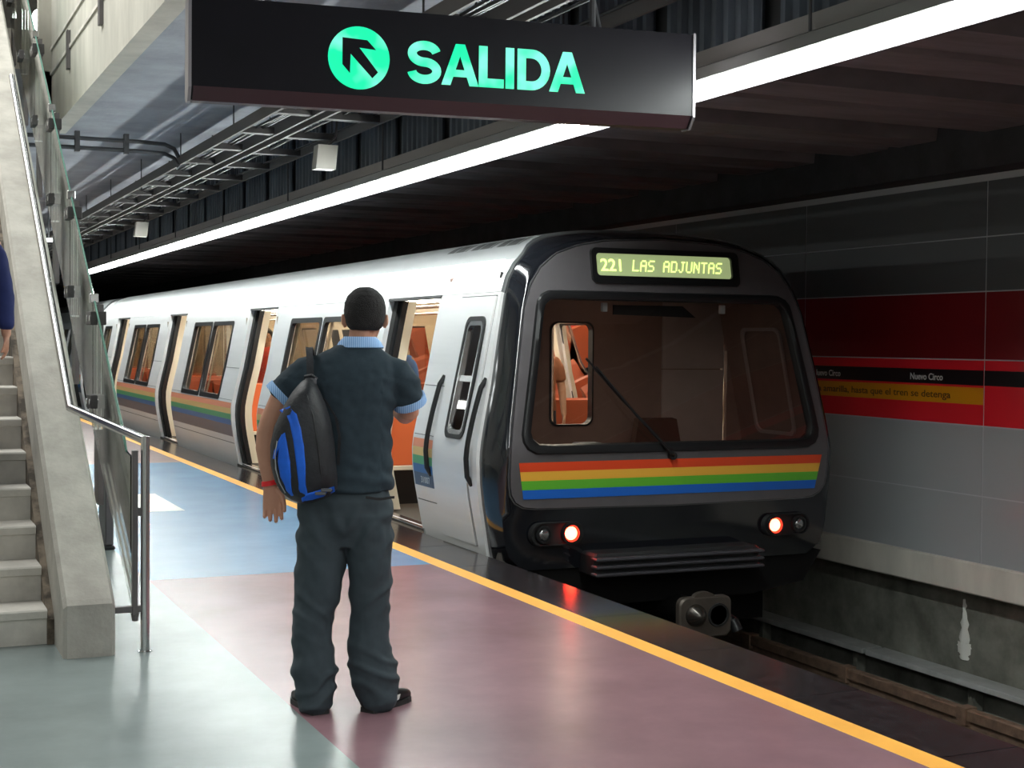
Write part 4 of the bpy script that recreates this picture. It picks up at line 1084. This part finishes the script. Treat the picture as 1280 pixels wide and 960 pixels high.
# shoes
def shoe(c, ang, name='shoe'):
    ca, sa = math.cos(ang), math.sin(ang)
    def T(x, y, z): return (c[0]+x*ca+y*sa, c[1]-x*sa+y*ca, z)
    rows = [(-.085, .030, .055), (-.075, .038, .075), (-.045, .041, .085), (0, .041, .085), (.05, .042, .075), (.10, .046, .060), (.15, .046, .048), (.185, .036, .040), (.20, .02, .030)]
    mb = MB(); rings = []
    for y, w, h in rows:
        rings.append([T(w*math.copysign(abs(math.cos(t))**.7, math.cos(t)), y, .012+max(0, h*.5+h*.5*math.copysign(abs(math.sin(t))**.8, math.sin(t)))) for t in [2*PI*k/16 for k in range(16)]])
    mb.loft(rings)
    s = build(name, mb, mat('black_shoe_leather', (.012, .012, .013), rough=.4), man, local=True, sm=True, ang=60)
    rings = []
    for y, w, h in rows:
        rings.append([T(x, y, z) for x, z in ((-w-.004, 0), (w+.004, 0), (w+.003, .022), (-w-.003, .022))])
    build('sole', MB().loft(rings), mat('shoe_sole', (.02, .02, .02), rough=.6), s, local=True)
    for sx in (-1, 1):
        for (ya, yb_, za, zb_) in ((-.05, -.03, .028, .058), (-.02, .03, .034, .048), (.055, .085, .025, .05)):
            mb = MB().loft([[T(sx*(.0415+q), ya, za), T(sx*(.0415+q), yb_, za+.004), T(sx*(.0415+q), yb_+.01, zb_), T(sx*(.0415+q), ya+.014, zb_)] for q in (-.004, .004)])
            build('white_patch', mb, mat('shoe_white', (.62, .62, .6), rough=.5), s, local=True)['label'] = 'white side patch of the shoe'
shoe((-.160, -.012, 0), -.38); shoe((.118, -.005, 0), .66)
build('wristband', MB().loft([[(-.349+(.0315+e)*math.cos(2*PI*k/28), .011+(.0275+e)*math.sin(2*PI*k/28), .972+dz+.006*math.cos(2*PI*k/28)) for k in range(28)] for dz, e in ((-.011, 0), (-.010, .004), (.010, .004), (.011, 0))]), mat('red_band', (.75, .02, .025), rough=.5), man, local=True, sm=True)

# backpack: outline in (u, z), depth grows towards the camera
pk = thing('backpack', tuple(man.location+Matrix.Rotation(man.rotation_euler.z, 3, 'Z')@Vector((-.19, -.13, .92))), 'black and bright blue backpack slung over the left shoulder of the man', 'backpack', rz=man.rotation_euler.z)
OFF = Vector((-.19, -.13, .92))
def px(x, y): return ((x-440)/294.0, (885-y)/294.0)
ol = [px(*p) for p in ((386, 466), (376, 474), (366, 486), (356, 503), (346, 526), (341.5, 548), (342, 570), (347, 590), (354, 603), (365, 612), (380, 618), (396, 615), (412, 609), (421, 600), (421, 586), (419, 570), (417, 545), (413, 520), (406, 498), (398, 480), (392, 470))]
pc = (sum(p[0] for p in ol)/len(ol), sum(p[1] for p in ol)/len(ol)+.0)
NRP = 72; RO = resample(ol, NRP, pc)
lv = [(1.0, 0.0), (1.02, .03), (1.01, .085), (.95, .135), (.84, .168), (.65, .188), (.4, .198), (.15, .201)]
def pdepth(s): return interp(s, [q[0] for q in lv[::-1]], [q[1] for q in lv[::-1]])
def proj(u, z, e=0):
    a = math.atan2(z-pc[1], u-pc[0]) % (2*PI); k = a/(2*PI)*NRP; i = int(k) % NRP; f = k-int(k)
    r0 = math.hypot(RO[i][0]-pc[0], RO[i][1]-pc[1]); r1 = math.hypot(RO[(i+1) % NRP][0]-pc[0], RO[(i+1) % NRP][1]-pc[1])
    s = min(.985, math.hypot(u-pc[0], z-pc[1])/(r0+(r1-r0)*f))
    return Vector((u, OFF.y-pdepth(s)-e, z))-OFF
rings = []
for s, d in lv: rings.append([Vector((pc[0]+(x-pc[0])*s, OFF.y-d, pc[1]+(z-pc[1])*s))-OFF for x, z in RO])
M_pk = mat('black_nylon', (.012, .013, .016), rough=.55, var=.3, scale=25, bump=.3, bscale=50)
M_pb = mat('bright_blue_nylon', (.005, .11, .62), rough=.5, var=.12, scale=20)
bag = build('bag', MB().loft(rings), M_pk, pk, local=True, sm=True, ang=70)
def panel(name, pts, m, e=.006, n=8, par=bag):
    """ribbon given as two pixel polylines of equal length"""
    A_, B_ = pts; mb = MB(); rings = []
    for a, b in zip(A_, B_):
        pa, pb_ = px(*a), px(*b)
        rings.append([proj(*lerp2(pa, pb_, k/n), e if 0 < k < n else -.002) for k in range(n+1)])
    mb.loft(rings, cap=False, closed=False)
    return build(name, mb, m, par, local=True, sm=True, ang=80)
panel('blue_panel', ([(352, 505), (362, 512), (367, 528), (371, 550), (374, 575), (376, 598), (379, 614)], [(366, 499), (374, 508), (379, 524), (383, 546), (385, 570), (385, 592), (388, 606)]), M_pb)
panel('blue_panel', ([(379, 616), (392, 613), (405, 609), (419, 603)], [(385, 603), (396, 600), (407, 597), (418, 595)]), M_pb)
panel('blue_panel', ([(357, 532), (352, 548), (351, 565), (354, 583), (361, 600), (367, 607)], [(360, 530), (364, 548), (367, 565), (368, 583), (368, 596), (370, 606)]), M_pb)
panel('blue_panel', ([(345, 562), (347, 552), (352, 540), (356, 532)], [(349, 562), (351, 554), (356, 544), (360, 536)]), M_pb)
panel('grey_piping', ([(350, 540), (347, 556), (348, 574), (352, 590), (359, 604)], [(352, 541), (349.5, 556), (350.5, 574), (354.5, 589), (361, 603)]), mat('piping_grey', (.35, .36, .37), rough=.4), .009, 3)
panel('seam_tape', ([(384, 485), (392, 510), (397, 540), (401, 575), (404, 598)], [(386, 485), (394, 510), (399, 540), (403, 575), (406, 598)]), M_rubber, .004, 3)
for k, (x, y) in enumerate(((402, 603), (409, 599))):
    c = proj(*px(x, y), .012)
    build('buckle', MB().box((c.x-.022, c.y-.006, c.z-.007), (c.x+.022, c.y+.006, c.z+.007), .003), mat('buckle_grey', (.10, .10, .11), rough=.3), bag, local=True)
def strap(name, path, w, th, m, par):
    mb = MB(); P = [Vector(p)-OFF for p in path]; rings = []
    for i, p in enumerate(P):
        t = (P[min(i+1, len(P)-1)]-P[max(i-1, 0)]).normalized(); s = Vector((1, 0, 0)); s = (s-t*s.x).normalized(); q = t.cross(s)
        rings.append([p+s*w/2+q*th/2, p+s*w/2-q*th/2, p-s*w/2-q*th/2, p-s*w/2+q*th/2])
    return build(name, mb.loft(rings), m, par, local=True, sm=True, ang=50)
strap('shoulder_strap', [(-.172, -.20, 1.36), (-.175, -.185, 1.42), (-.178, -.145, 1.475), (-.182, -.10, 1.522), (-.185, -.05, 1.545), (-.185, .0, 1.545), (-.18, .06, 1.52), (-.17, .11, 1.44), (-.165, .135, 1.34)], .042, .010, M_pk, pk)
strap('adjuster_strap', [(-.06, -.135, 1.06), (-.055, -.15, 1.18), (-.07, -.165, 1.26), (-.12, -.185, 1.34)], .016, .005, M_pk, pk)
build('strap_buckle', MB().box((-.198-OFF.x, -.205-OFF.y, 1.396-OFF.z), (-.150-OFF.x, -.188-OFF.y, 1.425-OFF.z), .004), mat('buckle_grey', (.10, .10, .11)), pk, local=True)
build('carry_loop', MB().tube([Vector(p)-OFF for p in ((-.20, -.17, 1.40), (-.195, -.20, 1.43), (-.17, -.205, 1.435), (-.15, -.19, 1.42))], .007, 8), M_pk, pk, local=True, sm=True)

# other people: simpler poses, same construction
def figure(loc, rz, label, shirt, trouser, skin, hairc, seated=False, group=None, h=1.0, longhair=False, sleeve=0):
    p = thing('person', loc, label, 'person', group, rz)
    z0 = 0 if not seated else -.40
    c = (0, .02, 1.60+z0)
    mb = MB(); head(mb, c, .98)
    limb(mb, [(0, -.01, 1.42+z0), (0, -.005, 1.49+z0), (0, .0, 1.56+z0)], [(.06, .055), (.052, .052), (.054, .056)])
    stack(mb, [(.92+z0, 0, 0, .15, .10), (1.2+z0, 0, 0, .14, .09), (1.36+z0, 0, 0, .16, .09), (1.45+z0, 0, -.01, .09, .055)])
    sh = 1.385+z0
    for s in (-1, 1):
        if seated:
            limb(mb, [(s*.17, 0, sh), (s*.22, .02, sh-.27), (s*.16, .24, sh-.36)], [.046, .04, .027])
            hand(mb, (s*.155, .25, sh-.365), (-.3*s, 1, -.1), (0, 0, -1), (-s, 0, 0), .92, .4)
            limb(mb, [(s*.09, 0, .55), (s*.11, .42, .52), (s*.11, .44, .08)], [.075, .055, .036])
            limb(mb, [(s*.11, .42, .04), (s*.12, .60, .03)], [(.042, .035), (.04, .025)])
        else:
            limb(mb, [(s*.17, 0, sh), (s*.23, .0, sh-.28), (s*.24, .05, sh-.52)], [.046, .04, .027])
            hand(mb, (s*.24, .055, sh-.53), (0, .08, -1), (-s, 0, 0), (0, 1, 0), .92, .3)
            limb(mb, [(s*.09, 0, .90), (s*.10, .01, .48), (s*.10, -.01, .07)], [.08, .055, .036])
            limb(mb, [(s*.10, -.03, .035), (s*.115, .16, .03)], [(.042, .034), (.04, .024)])
    b = fused('body', mb, skin, p, .0085, 2)
    eyes(c, b, .98)
    hair_cap(c, p, hairc, 1.03, nape=-.16 if longhair else -.062)
    mb = MB()
    stack(mb, [(.90+z0, 0, 0, .175, .12), (1.05+z0, 0, 0, .165, .115), (1.2+z0, 0, 0, .165, .11), (1.34+z0, 0, 0, .18, .11), (1.41+z0, 0, -.005, .16, .09), (1.455+z0, 0, -.01, .10, .065), (1.475+z0, 0, -.01, .07, .055)], n=24)
    for s in (-1, 1):
        limb(mb, [(s*.14, 0, sh), (s*.19, .005, sh-.07), (s*.215, .01, sh-.18)]+([(s*.235, .01, sh-.30), (s*.24, .05, sh-.47)] if sleeve else []), [.058, .060, .056]+([.055, .045] if sleeve else []))
    fused('shirt', mb, shirt, p, .012, 2, lambda v: .004*noise.noise(v*16))
    mb = MB()
    if seated:
        stack(mb, [(.42, 0, 0, .17, .12), (.50, 0, .02, .18, .14), (.58, 0, 0, .165, .115)], n=24)
        for s in (-1, 1):
            limb(mb, [(s*.09, .02, .53), (s*.11, .40, .52), (s*.11, .45, .44), (s*.11, .44, .10)], [.088, .072, .066, .058])
    else:
        stack(mb, [(.74, 0, 0, .15, .10), (.84, 0, 0, .175, .12), (.93, 0, 0, .165, .115)], n=24)
        for s in (-1, 1): limb(mb, [(s*.085, 0, .82), (s*.10, .01, .48), (s*.10, -.01, .08)], [.092, .075, .066])
    fused('trousers', mb, trouser, p, .012, 2, lambda v: .004*noise.noise(v*14))
    for s in (-1, 1):
        y0, = ((.42 if seated else -.03),)
        build('shoe', MB().loft([[(s*.11+w*math.cos(2*PI*k/14), y0+y, .012+max(-.012, hh*.5+hh*.5*math.sin(2*PI*k/14))) for k in range(14)] for y, w, hh in ((-.06, .03, .05), (-.03, .042, .08), (.06, .044, .075), (.15, .045, .05), (.20, .025, .035))]), mat('shoe_brown', (.05, .03, .02), rough=.5), p, local=True, sm=True)
    return p
def cloth(n, c): return mat(n, c, rough=.85, var=.08, scale=20)
sk2 = mat('tan_skin', (.45, .25, .16), rough=.5)
FZ = .012
figure((4.72, 13.55, FZ), 2.6, 'passenger in a bright blue shirt standing just inside the nearest open doorway', cloth('blue_shirt', (.04, .20, .62)), cloth('khaki_cloth', (.25, .18, .10)), M_skin, M_hair)
figure((5.95, 12.75, FZ), 2.9, 'passenger in a rust brown top seen through the cab rear window', cloth('rust_shirt', (.22, .08, .035)), cloth('dark_cloth', (.03, .03, .04)), sk2, M_hair)
figure((4.75, 15.02, FZ), PI, 'seated passenger in a cream top behind the windows nearest the cab', cloth('cream_shirt', (.6, .5, .38)), cloth('dark_cloth', (.03, .03, .04)), M_skin, M_hair, seated=True, longhair=True)
figure((4.80, 18.9, FZ), 2.8, 'passenger in a red top standing inside the second doorway from the cab', cloth('red_shirt', (.55, .05, .04)), cloth('dark_cloth', (.03, .03, .04)), sk2, M_hair)
figure((4.78, 20.35, FZ), PI, 'seated passenger in dark brown behind the windows past the second doorway', cloth('brown_shirt', (.10, .05, .04)), cloth('dark_cloth', (.03, .03, .04)), M_skin, M_hair, seated=True)
zst = RISE*(int((8.72-Y0)/RUN)+1)
figure((.455, 8.72, zst), PI, 'person in navy clothes coming down the stairs at the left picture edge', cloth('navy_cloth', (.012, .02, .10)), cloth('navy_cloth', (.012, .02, .10)), M_skin, M_hair, sleeve=1)
